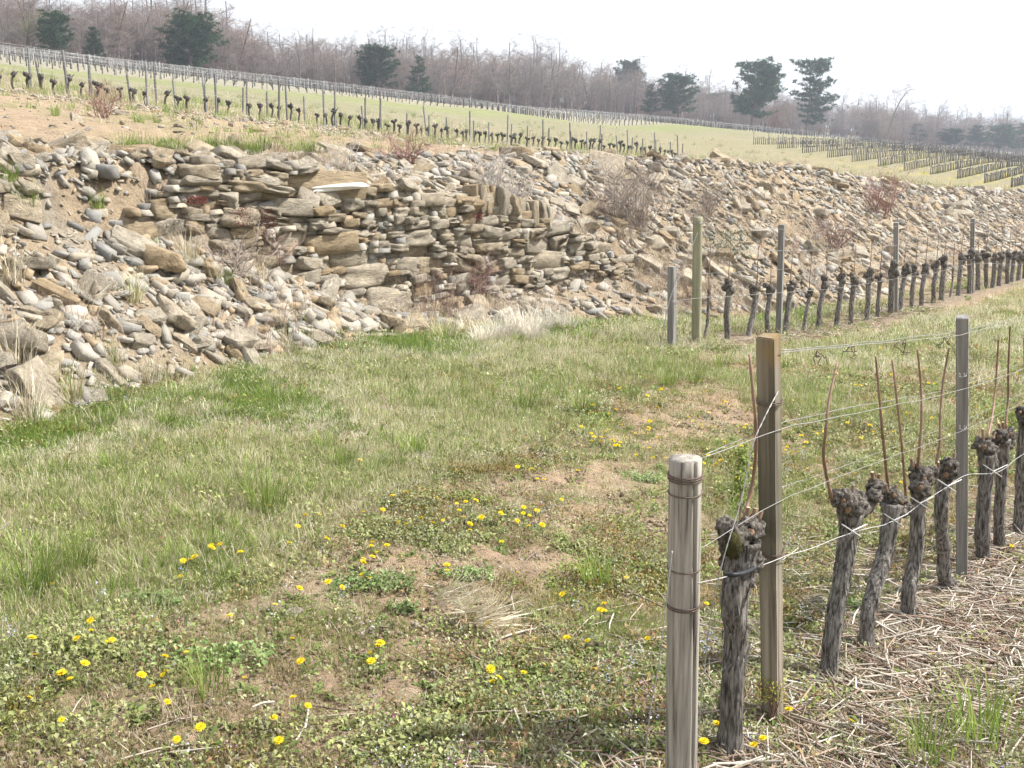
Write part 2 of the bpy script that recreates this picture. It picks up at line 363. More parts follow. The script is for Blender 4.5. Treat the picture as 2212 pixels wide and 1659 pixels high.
# ------------------------------------------------------------------ ground zones and ground sheet
def zones(x, y):
    """weights of the cover: lawn, straw, mulch, soil (bare), rubble, all from where they lie between the rows"""
    s, t = xy2st(x, y)
    n = fbm(x * .9, y * .9, 31); n2 = fbm(x * 2.6, y * 2.6, 41); n3 = fbm(x * .35 + 3, y * .35, 51)
    tf = np.interp(s, KS, K_tf); tc = np.interp(s, KS, K_tc)
    edge = np.interp(s, [-5, 0, 2, 4, 6, 8, 10], [2.5, 2.8, 3.2, 3.55, 4.0, 4.6, 5.25])
    lawn = sst(-.25, .25, t - edge + (n - .5) * .9) * (1 - sst(tf - .3, tf + .15, t + (n2 - .5) * .5))
    lawn = np.maximum(lawn, sst(.15, -.35, t + (n - .5) * .7) * .85)
    between = sst(1.9, 2.3, t) * sst(4.55, 4.3, t) * sst(4, 7, s)
    lawn = np.maximum(lawn, between * sst(.36, .56, n) * .85); lawn = np.maximum(lawn, sst(11, 14, s) * sst(1.8, 2.4, t) * sst(4.6, 4.4, t))
    mulch = np.maximum(np.exp(-((t - 1.1) / .42) ** 4) * sst(1.2, 2.0, s + (n - .5)), np.exp(-((t - 4.9) / .28) ** 4) * sst(8.2, 8.8, s) * .8)
    rub = sst(tf - .1, tf + .25, t) * (1 - sst(tc, tc + .5, t))
    soil = np.clip(np.exp(-((t - edge + .75) / .6) ** 2) * sst(.25, .6, n2 + .1) * .9, 0, 1)
    return lawn, mulch, rub, soil, n, n2, n3
def ground_color(x, y):
    s, t = xy2st(x, y); lawn, mulch, rub, soil, n, n2, n3 = zones(x, y)
    c = np.empty(x.shape + (3,)); C = lambda *a: np.array(a)
    weed = C(.27, .23, .15); brown = C(.31, .235, .165)
    c[:] = weed; q = sst(.32, .5, n2)[..., None]; c = c * (1 - q * .8) + brown * q * .8
    c = c * (1 - soil[..., None]) + C(.36, .265, .185) * soil[..., None]
    g = C(.19, .17, .08) * (1 - n[..., None]) + C(.24, .21, .12) * n[..., None]
    c = c * (1 - lawn[..., None]) + g * lawn[..., None]
    c = c * (1 - mulch[..., None]) + C(.23, .19, .145) * mulch[..., None]
    rb = C(.30, .26, .21) * (1 - q) + C(.31, .245, .175) * q
    c = c * (1 - rub[..., None]) + rb * rub[..., None]
    up = sst(0, .8, t - np.interp(s, KS, K_tc))[..., None]
    soil_u = C(.34, .25, .17) * (1 - n[..., None] * .5) + C(.33, .285, .22) * n[..., None] * .5
    gr = sst(.48, .66, n2 * .6 + n3 * .4)[..., None]; soil_u = soil_u * (1 - gr * .5) + C(.2, .21, .09) * gr * .5
    field = C(.19, .19, .105) * (1 - n3[..., None]) + C(.25, .22, .15) * n3[..., None]
    stripe = (np.sin(t * 2.6) * .5 + .5)[..., None] * sst(60, 50, t)[..., None] * .25; field = field * (1 - stripe) + C(.33, .25, .15) * stripe
    bank = (np.exp(-((t - 65.5) / 3.0) ** 2))[..., None]; field = field * (1 - bank) + C(.205, .22, .1) * bank
    vin = sst(67.5, 68.5, t)[..., None]; field = field * (1 - vin) + C(.27, .25, .19) * vin
    fl = sst(108, 113, t)[..., None]; field = field * (1 - fl) + C(.16, .115, .085) * fl
    far = sst(24, 31, t + (n3 - .5) * 8 + np.clip(s - 20, 0, 30) * .3)[..., None]
    cu = soil_u * (1 - far) + field * far
    yel = (sst(84, 92, s) * sst(45, 20, t) * (np.sin((t - 23.5) * 2 * math.pi / 2.45) > .2) * sst(.35, .55, n2))[..., None] * (t > 15)[..., None]
    cu = cu * (1 - yel * .6) + C(.42, .36, .04) * yel * .6
    return c * (1 - up) + cu * up
angs = np.concatenate([np.linspace(-180, -44, 40, endpoint=False), np.linspace(-44, 44, 440, endpoint=False), np.linspace(44, 180, 40, endpoint=False)])
rads = np.concatenate([np.geomspace(.35, 16, 230), np.geomspace(16, 420, 170)[1:], np.geomspace(420, 1800, 10)[1:]])
A_, R_ = np.meshgrid(np.radians(angs), rads); gx = R_ * np.sin(A_); gy = R_ * np.cos(A_)
gz = H(gx, gy)
lw, mu, rb_, so, n_, n2_, n3_ = zones(gx, gy)
gz = gz + (fbm(gx * 9, gy * 9, 61, 3) - .5) * .05 * (1 - .5 * lw) * sst(40, 10, R_)
na = len(angs); nr = len(rads)
GV = np.stack([gx, gy, gz], -1).reshape(-1, 3); GC = ground_color(gx, gy).reshape(-1, 3)
i, j = np.meshgrid(np.arange(nr - 1), np.arange(na), indexing='ij'); k = (j + 1) % na
GF = np.stack([i * na + j, i * na + k, (i + 1) * na + k, (i + 1) * na + j], -1).reshape(-1, 4)
GF = GF.tolist(); GV = np.vstack([GV, [[0, 0, h1(0, 0)]]]); GC = np.vstack([GC, GC[:1]])
for j in range(na): GF.append((j, len(GV) - 1, (j + 1) % na))
GF = [f[::-1] for f in GF]
tag(obj('ground', mesh_np('ground', GV, GF, M['ground'], True, GC)), kind='structure')
print('ground', time.time() - T0)

# ------------------------------------------------------------------ instanced cover (only for what nobody could count)
def scatter(name, label, cat, P, protos, rot, scale, idx=None):
    """one stuff object: points carry rotation, scale and pick; clumps are instanced on them"""
    n = len(P); me = bpy.data.meshes.new(name); me.vertices.add(n); me.vertices.foreach_set('co', np.asarray(P, np.float32).ravel())
    a = me.attributes.new('rot', 'FLOAT_VECTOR', 'POINT'); a.data.foreach_set('vector', np.asarray(rot, np.float32).ravel())
    a = me.attributes.new('siz', 'FLOAT', 'POINT'); a.data.foreach_set('value', np.asarray(scale, np.float32))
    a = me.attributes.new('pick', 'INT', 'POINT')
    a.data.foreach_set('value', np.asarray(idx if idx is not None else RS.randint(0, len(protos), n), np.int32))
    c = bpy.data.collections.new(name + '_clumps')
    for q, pm in enumerate(protos): c.objects.link(bpy.data.objects.new('%s_%02d' % (pm.name, q), pm))
    o = obj(name, me); tag(o, label, cat, kind='stuff')
    g = bpy.data.node_groups.new(name, 'GeometryNodeTree')
    g.interface.new_socket('Geometry', in_out='INPUT', socket_type='NodeSocketGeometry')
    g.interface.new_socket('Geometry', in_out='OUTPUT', socket_type='NodeSocketGeometry')
    N = g.nodes.new; gi = N('NodeGroupInput'); go = N('NodeGroupOutput'); ip = N('GeometryNodeInstanceOnPoints'); ci = N('GeometryNodeCollectionInfo')
    ci.inputs['Collection'].default_value = c; ci.inputs['Separate Children'].default_value = True; ci.inputs['Reset Children'].default_value = True
    def attr(nm, ty):
        q = N('GeometryNodeInputNamedAttribute'); q.data_type = ty; q.inputs['Name'].default_value = nm; return q.outputs['Attribute']
    ip.inputs['Pick Instance'].default_value = True; l = g.links.new
    l(gi.outputs[0], ip.inputs['Points']); l(ci.outputs[0], ip.inputs['Instance']); l(attr('pick', 'INT'), ip.inputs['Instance Index'])
    l(attr('rot', 'FLOAT_VECTOR'), ip.inputs['Rotation']); l(attr('siz', 'FLOAT'), ip.inputs['Scale']); l(ip.outputs[0], go.inputs[0])
    md = o.modifiers.new('scatter', 'NODES'); md.node_group = g
    return o
def blades(n, h, spread, width, cols, seed, lean=.5, curl=.6, seg=3, hvar=.4):
    r = np.random.RandomState(seed); mb = MB()
    for _ in range(n):
        a = r.uniform(0, 2 * math.pi); q = spread * math.sqrt(r.uniform()); p = np.array([q * math.cos(a), q * math.sin(a), -.01])
        d = a + r.normal(0, .7); hh = h * r.uniform(1 - hvar, 1 + hvar); ln = lean * r.uniform(.2, 1.3)
        w = width * r.uniform(.7, 1.3); side = np.array([-math.sin(d), math.cos(d), 0]); out = np.array([math.cos(d), math.sin(d), 0])
        V = []; ang = ln * .4
        for k in range(seg + 1):
            ww = w * (1 - k / seg) ** .7
            if k < seg: V += [p - side * ww / 2, p + side * ww / 2]
            else: V += [p]
            p = p + (out * math.sin(ang) + np.array([0, 0, math.cos(ang)])) * hh / seg; ang += curl * ln * r.uniform(.5, 1.5)
        F = [(2 * k, 2 * k + 1, 2 * k + 3, 2 * k + 2) for k in range(seg - 1)] + [(2 * seg - 2, 2 * seg - 1, 2 * seg)]
        c = np.array(cols[r.randint(len(cols))]) * r.uniform(.75, 1.25); C = np.array([c * (.75 + .5 * min(1, z / max(h, 1e-3))) if False else c for z in [v[2] for v in V]])
        mb.add(V, F, C)
    return mb
def rosette(n, ln, wd, cols, seed, tilt=(.1, .9), spread=.02, stalk=0.0):
    r = np.random.RandomState(seed); mb = MB()
    for _ in range(n):
        a = r.uniform(0, 2 * math.pi); el = r.uniform(*tilt); l_ = ln * r.uniform(.5, 1.2); w = wd * r.uniform(.6, 1.3)
        o_ = np.array([r.normal(0, spread), r.normal(0, spread), r.uniform(0, stalk)]); d = np.array([math.cos(a) * math.cos(el), math.sin(a) * math.cos(el), math.sin(el)])
        sd_ = np.array([-math.sin(a), math.cos(a), 0]); up = np.cross(sd_, d) * -1
        m1 = o_ + d * l_ * .5 + np.array([0, 0, l_ * .08]); tip = o_ + d * l_ - np.array([0, 0, l_ * r.uniform(0, .3)])
        V = [o_, m1 + sd_ * w / 2 + up * w * .2, tip, m1 - sd_ * w / 2 + up * w * .2, m1]; c = np.array(cols[r.randint(len(cols))]) * r.uniform(.7, 1.25)
        mb.add(V, [(0, 1, 4), (1, 2, 4), (2, 3, 4), (3, 0, 4)], c)
    return mb
def rnd_in(n, x0, x1, y0, y1): return RS.uniform(x0, x1, n), RS.uniform(y0, y1, n)
def wedge(n, r0, r1, a0=-29, a1=29, p=1.0):
    """points spread over the ground in front of the photographer, from r0 to r1 metres"""
    r = np.sqrt(RS.uniform(r0 ** 2, r1 ** 2, n)) if p == 2 else r0 + (r1 - r0) * RS.uniform(0, 1, n) ** p
    a = np.radians(RS.uniform(a0, a1, n)); return r * np.sin(a), r * np.cos(a)
def rots(n, tilt=.15): return np.c_[RS.normal(0, tilt, n), RS.normal(0, tilt, n), RS.uniform(0, 6.283, n)]
exec_order = []
# ------------------------------------------------------------------ stones
def rock_hull(seed, flat=.4, npts=18, bevel=.03):
    r = random.Random(seed); bm = bmesh.new()
    for _ in range(npts):
        while True:
            p = Vector((r.uniform(-.5, .5), r.uniform(-.5, .5), r.uniform(-.5, .5)))
            if (abs(p.x) * 2) ** 3 + (abs(p.y) * 2) ** 3 + (abs(p.z) * 2) ** 6 < 1.0 and max(abs(p.x), abs(p.y), abs(p.z)) > .36: break
        bm.verts.new((p.x, p.y * r.uniform(.75, .95), p.z))
    res = bmesh.ops.convex_hull(bm, input=bm.verts[:])
    bmesh.ops.delete(bm, geom=[v for v in bm.verts if not v.link_faces], context='VERTS')
    bmesh.ops.dissolve_limit(bm, angle_limit=R(14), verts=bm.verts[:], edges=bm.edges[:])
    if bevel: bmesh.ops.bevel(bm, geom=bm.edges[:], offset=bevel, segments=1, affect='EDGES', profile=.6)
    bmesh.ops.triangulate(bm, faces=bm.faces[:])
    for v in bm.verts:
        v.co += Vector((mnoise.noise(v.co * 5 + Vector((seed, 0, 0))), mnoise.noise(v.co * 5 + Vector((0, seed, 0))), mnoise.noise(v.co * 5 + Vector((0, 0, seed))))) * .035
        v.co.z *= flat
    bm.verts.index_update()
    V = np.array([v.co[:] for v in bm.verts]); F = [tuple(v.index for v in f.verts) for f in bm.faces]; bm.free()
    return V, F
def rock_cut(seed, flat=.4, cuts=7, bevel=.02, blocky=False):
    r = random.Random(seed); bm = bmesh.new(); bmesh.ops.create_cube(bm, size=1)
    sx, sy = 1.0, r.uniform(.6, .95)
    for v in bm.verts: v.co.y *= sy
    for k in range(cuts):
        th = r.uniform(0, 6.283); el = r.gauss(0, .25 if blocky else .38); n = Vector((math.cos(th) * math.cos(el), math.sin(th) * math.cos(el), math.sin(el)))
        sup = max(v.co.dot(n) for v in bm.verts); d = sup * (r.uniform(.78, .95) if blocky else r.uniform(.62, .92))
        res = bmesh.ops.bisect_plane(bm, geom=bm.verts[:] + bm.edges[:] + bm.faces[:], plane_co=n * d, plane_no=n, clear_outer=True)
        ed = [e for e in res['geom_cut'] if isinstance(e, bmesh.types.BMEdge)]
        if len(ed) >= 3: bmesh.ops.edgeloop_fill(bm, edges=ed)
    top = r.uniform(-.25, .25), r.uniform(-.25, .25)
    for v in bm.verts: v.co.z += top[0] * v.co.x * .6 + top[1] * v.co.y * .6
    if bevel: bmesh.ops.bevel(bm, geom=bm.edges[:], offset=bevel, segments=1, affect='EDGES', profile=.6)
    bmesh.ops.triangulate(bm, faces=bm.faces[:])
    if bevel: bmesh.ops.subdivide_edges(bm, edges=[e for e in bm.edges if e.calc_length() > .3], cuts=1); bmesh.ops.triangulate(bm, faces=bm.faces[:])
    for v in bm.verts:
        v.co += Vector((mnoise.noise(v.co * 4 + Vector((seed, 0, 0))), mnoise.noise(v.co * 4 + Vector((0, seed, 0))), mnoise.noise(v.co * 4 + Vector((0, 0, seed))))) * .05
        v.co.z *= flat
    bm.verts.index_update()
    V = np.array([v.co[:] for v in bm.verts]); F = [tuple(v.index for v in f.verts) for f in bm.faces]; bm.free()
    return V, F
def rock_block(seed, cuts=4, amp=.11):
    """weathered building stone: box with eroded corners, unit size"""
    bm = bmesh.new(); bmesh.ops.create_cube(bm, size=1); bmesh.ops.subdivide_edges(bm, edges=bm.edges[:], cuts=cuts - 1, use_grid_fill=True)
    r = random.Random(seed); tw = r.uniform(-.12, .12); tp = r.uniform(-.16, .16); tz = r.uniform(-.22, .22)
    for v in bm.verts:
        p = v.co.copy(); q = Vector((p.x * 2, p.y * 2, p.z * 2)); L_ = (abs(q.x) ** 8 + abs(q.y) ** 8 + abs(q.z) ** 8) ** .125
        p = Vector(q / L_ * .5) * max(abs(q.x), abs(q.y), abs(q.z))
        p.z *= 1 + tz * p.x * 2; p.x += tp * p.z; p.y += tw * p.x
        n = Vector((mnoise.noise(p * 2.6 + Vector((seed * 3, 0, 0))), mnoise.noise(p * 2.6 + Vector((0, seed * 3, 5))), mnoise.noise(p * 2.6 + Vector((9, 0, seed * 3)))))
        n += .5 * Vector((mnoise.noise(p * 7 + Vector((seed, 3, 0))), mnoise.noise(p * 7 + Vector((0, seed, 0))), mnoise.noise(p * 7 + Vector((1, 0, seed)))))
        v.co = p + n * amp
    bm.verts.index_update(); V = np.array([v.co[:] for v in bm.verts]); F = [tuple(v.index for v in f.verts) for f in bm.faces]; bm.free()
    return V, F
HULL = [rock_cut(100 + q, (.2, .28, .38)[q % 3], 6 + q % 3) for q in range(22)]
HULLm = [mesh_np('stone', V, F, M['stone']) for V, F in HULL]
HULL_S = [rock_cut(300 + q, (.2, .28, .38)[q % 3], 5, 0) for q in range(16)]
BLK = [rock_block(500 + q, 6) for q in range(8)] + [rock_cut(540 + q, 1.0, 8, .02, True) for q in range(20)]
BLKm = [mesh_np('stone', V, F, M['stone'], q < 8) for q, (V, F) in enumerate(BLK)]
BLK_S = [rock_cut(700 + q, 1.0, 6, 0, True) for q in range(10)]
def stone_col(n):
    base = np.array([(.50, .44, .35), (.47, .43, .37), (.41, .39, .355), (.34, .33, .31), (.56, .51, .44), (.48, .37, .25)])
    return base[RS.choice(6, n, p=[.26, .3, .16, .08, .08, .12])] * RS.uniform(.5, .8, (n, 1))
def join_rocks(protos, P, E_, S):
    """many little stones as one mesh: P positions, E_ eulers, S (n,3) sizes"""
    n = len(P); pk = RS.randint(0, len(protos), n); VV = []; FF = []; CC = []; off = 0; cols = stone_col(n)
    for q, (V, F) in enumerate(protos):
        ids = np.nonzero(pk == q)[0]
        if not len(ids): continue
        F = np.array([(f[0], f[k], f[k + 1]) for f in F for k in range(1, len(f) - 1)])
        cx, cy, cz = np.cos(E_[ids]).T; sx, sy, sz = np.sin(E_[ids]).T
        Rm = np.stack([np.stack([cy * cz, sx * sy * cz - cx * sz, cx * sy * cz + sx * sz], -1), np.stack([cy * sz, sx * sy * sz + cx * cz, cx * sy * sz - sx * cz], -1), np.stack([-sy, sx * cy, cx * cy], -1)], 1)
        X = np.einsum('nij,nvj->nvi', Rm, V[None] * S[ids][:, None]) + P[ids][:, None]
        VV.append(X.reshape(-1, 3)); FF.append((F[None] + (np.arange(len(ids)) * len(V))[:, None, None]).reshape(-1, 3) + off)
        CC.append(np.repeat(cols[ids], len(V), 0)); off += len(ids) * len(V)
    return np.concatenate(VV), np.concatenate(FF), np.concatenate(CC)
def slope_frame(x, y, e=.15):
    dx = (H(x + e, y, False) - H(x - e, y, False)) / (2 * e); dy = (H(x, y + e, False) - H(x, y - e, False)) / (2 * e); return dx, dy
RZ = math.atan2(U[1], U[0])          # heading of the rows

# ---- the coursed dry stone wall
wall = empty('dry_stone_wall', (*st2xy(7.8, 6.9), float(EYE - 1.4)))
tag(wall, 'half collapsed coursed dry stone retaining wall of beige limestone beside the grass track', 'wall')
wl = Vector(wall.location)
S0, S1, DS = 4.3, 11.6, .02
sg = np.arange(S0, S1, DS); sky = np.interp(sg, KS, K_zb) - .1; top = np.interp(sg, KS, K_zt) + (fbm(sg * 1.5, sg * 0, 77) - .5) * .22
top = np.where(sg < 5.0, np.minimum(top, sky + .1 + .5 * np.clip((sg - 4.3) / .7, 0, 1)), top)
top = np.where(sg > 10.6, np.minimum(top, sky + .35 * np.clip((11.6 - sg) / 1.0, 0, 1)), top)
placed = []
rw = random.Random(5)
for it in range(4000):
    gap_ = np.where(sky < top - .02, sky, 99); i = int(np.argmin(gap_))
    if gap_[i] > 50: break
    a = i
    while a > 0 and sky[a - 1] <= sky[i] + .022 and sky[a - 1] < top[a - 1] - .02: a -= 1
    b = i
    while b < len(sg) - 1 and sky[b + 1] <= sky[i] + .022 and sky[b + 1] < top[b + 1] - .02: b += 1
    Lg = (b - a + 1) * DS
    w = min(.85, max(.07, rw.lognormvariate(math.log(.165), .5))); 
    if rw.random() < .025: w = rw.uniform(.4, .62)
    if Lg < w + .06: w = Lg
    h = max(.03, min(.2, w * rw.uniform(.18, .42) if w > .14 else rw.uniform(.03, .07)))
    nW = max(1, int(round(w / DS))); st = a if rw.random() < .5 else max(a, b - nW + 1); en = min(len(sg), st + nW)
    base = sky[st:en].max(); sky[st:en] = base + h
    if w >= .06: placed.append((sg[st] + w / 2, base + h / 2, w, h))
big = sorted(range(len(placed)), key=lambda q: -placed[q][2] * placed[q][3])
PS, ES, SS = [], [], []
for rank, q in enumerate(big):
    s, z, w, h = placed[q]; dep = rw.uniform(.22, .34)
    tt = 6.9 + dep / 2 - .1 + rw.uniform(-.03, .03) + (z + 1.3) * .09
    x, y = st2xy(s, tt); e = (rw.gauss(0, .06), rw.gauss(0, .07), RZ + rw.gauss(0, .1))
    if rank < 288:
        o = obj('stone', BLKm[rw.randrange(len(BLKm))], wall, Vector((x, y, z + EYE)) - wl, e, (w * 1.08 * rw.choice((1, -1)), dep, h * 1.16))
        if w > .5 and h > .15: o['label'] = 'large grey weathered block low in the wall'
    else: PS.append((x, y, z + EYE)); ES.append(e); SS.append((w * 1.08, dep, h * 1.16))
# upright slabs standing on edge along the top towards the right end
for k in range(14):
    s = 8.35 + k * .088; zt = np.interp(s, KS, K_zt); hh = rw.uniform(.2, .3)
    x, y = st2xy(s, 6.98 + rw.uniform(-.04, .06))
    obj('stone', BLKm[rw.randrange(len(BLKm))], wall, Vector((x, y, zt + EYE + hh * .25)) - wl, (rw.gauss(-.15, .08), rw.gauss(.18, .1), RZ + rw.gauss(0, .2)), (rw.uniform(.06, .1), .2, hh))
if PS:
    V, F, C = join_rocks(BLK_S, np.array(PS), np.array(ES), np.array(SS)); V = V - np.array(wl)
    tag(obj('small_stones', mesh_np('small_stones', V, F, M['rubble'], False, C), wall), kind='stuff')
# dark earth core behind the face so that joints stay deep
p = on_t(710, 404, 7.0); r_ = obj('stone', BLKm[3], wall, Vector((p[0], p[1], p[2])) - wl, (.1, -.06, RZ - .35), (.62, .22, .05)); r_.data = BLKm[3].copy(); r_.data.materials[0] = M['stone_pale']
r_['label'] = 'long pale flat slab lying across the wall top'
for (px, py, w, hh, ry) in ((665, 432, .22, .2, .5), (705, 428, .2, .24, -.35), (560, 395, .3, .15, .15), (430, 392, .32, .1, 0), (880, 400, .3, .13, .1), (1010, 440, .35, .14, .12), (845, 435, .1, .2, .15)):
    p = on_t(px, py, 6.95); obj('stone', HULLm[rw.randrange(22)], wall, Vector(p) - wl, (1.1, ry, RZ + rw.gauss(0, .2)), (w, hh, .14 / .4))

# ---- rubble: stones lying on the slopes
def rubble(name, label, cat, srange, trange, nbig, nmed, nsmall, size, seed, group=None, keep=None, tilt=.3):
    global RS
    r = np.random.RandomState(seed); s0, s1 = srange
    root_xy = st2xy((s0 + s1) / 2, 6.6); root = empty(name, (*root_xy, h1(*root_xy))); tag(root, label, cat, group); rl = np.array(root.location)
    def pts(n, p_s=1.0):
        s = s0 + (s1 - s0) * r.uniform(0, 1, n * 5) ** p_s; q = r.uniform(0, 1, n * 5)
        a, b = trange(s); t = a + (b - a) * q
        k = keep(s, t) > r.uniform(0, 1, n * 5) if keep else np.ones(n * 5, bool)
        s, t = s[k][:n], t[k][:n]; x, y = st2xy(s, t); return x, y
    P, E_, S = [], [], []
    for n, lo, hi, hover in ((nbig, size[0], size[1], .15), (nmed, size[2], size[3], .2), (nsmall, size[4], size[5], .25)):
        x, y = pts(n, 1.35); n = len(x); z = H(x, y); dx, dy = slope_frame(x, y, .12)
        g = np.clip(np.hypot(dx, dy), 0, 1.3); head = np.arctan2(dy, dx)
        w = lo * (hi / lo) ** (r.uniform(0, 1, n) ** 1.4); fl = r.uniform(.6, 1.2, n)
        # slabs lie roughly with the slope, then tipped at random
        a = np.arctan(g) * r.uniform(.5, 1.0, n); spin = r.uniform(0, 6.283, n)
        tx = r.normal(0, tilt, n); ty = r.normal(0, tilt, n)
        for q in range(n):
            m_ = Matrix.Rotation(head[q], 3, 'Z') @ Matrix.Rotation(-a[q], 3, 'Y') @ Matrix.Rotation(spin[q], 3, 'Z') @ Matrix.Rotation(tx[q], 3, 'X') @ Matrix.Rotation(ty[q], 3, 'Y')
            E_.append(tuple(m_.to_euler())); S.append((w[q], w[q] * r.uniform(.42, .9), w[q] * fl[q])); P.append((x[q], y[q], z[q] + w[q] * hover * .5))
    P, E_, S = np.array(P), np.array(E_), np.array(S)
    d = np.hypot(P[:, 0], P[:, 1]); order = np.argsort(-S[:, 0] / d); head_, rest = order[:292], order[292:]
    for q in head_:
        o = obj('stone', HULLm[r.randint(22)], root, tuple(P[q] - rl), tuple(E_[q]), tuple(S[q]))
    if len(rest):
        V, F, C = join_rocks(HULL_S, P[rest], E_[rest], S[rest]); tag(obj('small_stones', mesh_np('small_stones', V - rl, F, M['rubble'], False, C), root), kind='stuff')
    return root
itp = lambda K: (lambda s: np.interp(s, KS, K))
TF, TW, TC = itp(K_tf), itp(K_tw), itp(K_tc)
rubble('rubble_slope', 'slope of fallen beige stones spilling from the wall onto the grass', 'rubble', (.6, 11.4),
       lambda s: (TF(s) - .05, TW(s) + np.where(s < 4.4, .9, -.02)), 120, 1500, 7000, (.2, .4, .09, .21, .025, .085), 21,
       keep=lambda s, t: np.where(s > 7.0, .16, 1.0) * np.where(t > TF(s) + .1, 1.0, .5) * (.55 + .45 * (fbm(s * 1.3, t * 1.3, 91) > .38)))
rubble('rubble_crest', 'loose grey stones heaped on top of the dry stone wall', 'rubble', (2.5, 12.3),
       lambda s: (TW(s) + .08, TC(s) + .25), 110, 1100, 4500, (.2, .38, .09, .2, .025, .08), 22,
       keep=lambda s, t: np.where(s < 4.4, .5, 1.0))
rubble('rubble_bank', 'long bank of tumbled grey stones running behind the middle vine row', 'rubble', (11.2, 42),
       lambda s: (TF(s) + .0, TC(s) + .3), 300, 2600, 15000, (.2, .5, .1, .24, .03, .11), 23,
       keep=lambda s, t: np.clip(.35 + 1.1 * (fbm(s * .55, t * .9, 95) - .25) + .45 * sst(6.2, 8, t), .1, 1))
rubble('field_rubble', 'scattered flat stones on the soil below the upper vine row', 'rubble', (2, 44),
       lambda s: (np.where(s < 12, 9, 9) + s * 0, 27.5 + s * 0), 60, 700, 12000, (.2, .4, .1, .22, .03, .1), 24,
       keep=lambda s, t: np.clip(sst(17, 25, t) * .9 + .12 + .5 * sst(12, 18, s), 0, 1))
for k, (px, py, w) in enumerate(((590, 1318, .13), (630, 1332, .1), (1090, 1300, .07), (1290, 1340, .09), (1640, 1368, .14), (1760, 1300, .1), (1215, 1415, .06), (1840, 1330, .12))):
    p = on_ground(px, py)
    tag(obj('stone', HULLm[k * 2], None, (p[0], p[1], p[2] + .005), (.1, .05, k * 1.3), (w, w * .7, w * .6)),
        ('flat pale stone lying on the bare soil of the track', 'small buff stone touching the flat pale stone on the track', 'pebble sized buff stone among dandelions in the weedy strip', 'buff stone half sunk in the weeds of the strip',
         'flat grey stone among cut canes behind the first vine', 'buff stone beside moss behind the forked vine', 'small buff stone next to the dry grass clump', 'flat stone among cut canes between the second and third vines')[k], 'stone')
print('stones', time.time() - T0)

# ------------------------------------------------------------------ vines, posts, wires
T1, T2, T3 = 1.25, 4.9, 28.5
def bark_disp(seed, amp=.16):
    def f(l_, a):
        A = a / (2 * math.pi)
        v = vn(A * 7 + l_ * 1.5, l_ * 9, seed) * .6 + vn(A * 16 + l_ * 3, l_ * 20 + 3, seed + 1) * .4
        # periodic blend across the seam
        k = sst(.85, 1.0, A); v2 = vn((A - 1) * 7 + l_ * 1.5, l_ * 9, seed) * .6 + vn((A - 1) * 16 + l_ * 3, l_ * 20 + 3, seed + 1) * .4
        v = v * (1 - k) + v2 * k
        return 1 + amp * (v - .5) * 2 + .12 * (vn(l_ * 5 + a * 0, a * .6, seed + 2) - .5)
    return f
def cane_mesh(P, r0, r1, name='cane', n=7):
    P = np.asarray(P, float); L_ = np.linalg.norm(np.diff(P, axis=0), axis=1).sum(); Q = spline(P, max(4, int(30 / len(P))))
    l_ = np.r_[0, np.cumsum(np.linalg.norm(np.diff(Q, axis=0), axis=1))]; rad = r0 + (r1 - r0) * l_ / l_[-1]
    for k in np.arange(.035, L_, .075): rad = rad * (1 + .32 * np.exp(-((l_ - k) / .009) ** 2))
    V, F = tube(Q, rad, n); return mesh_np(name, V, F, M['cane'], True)
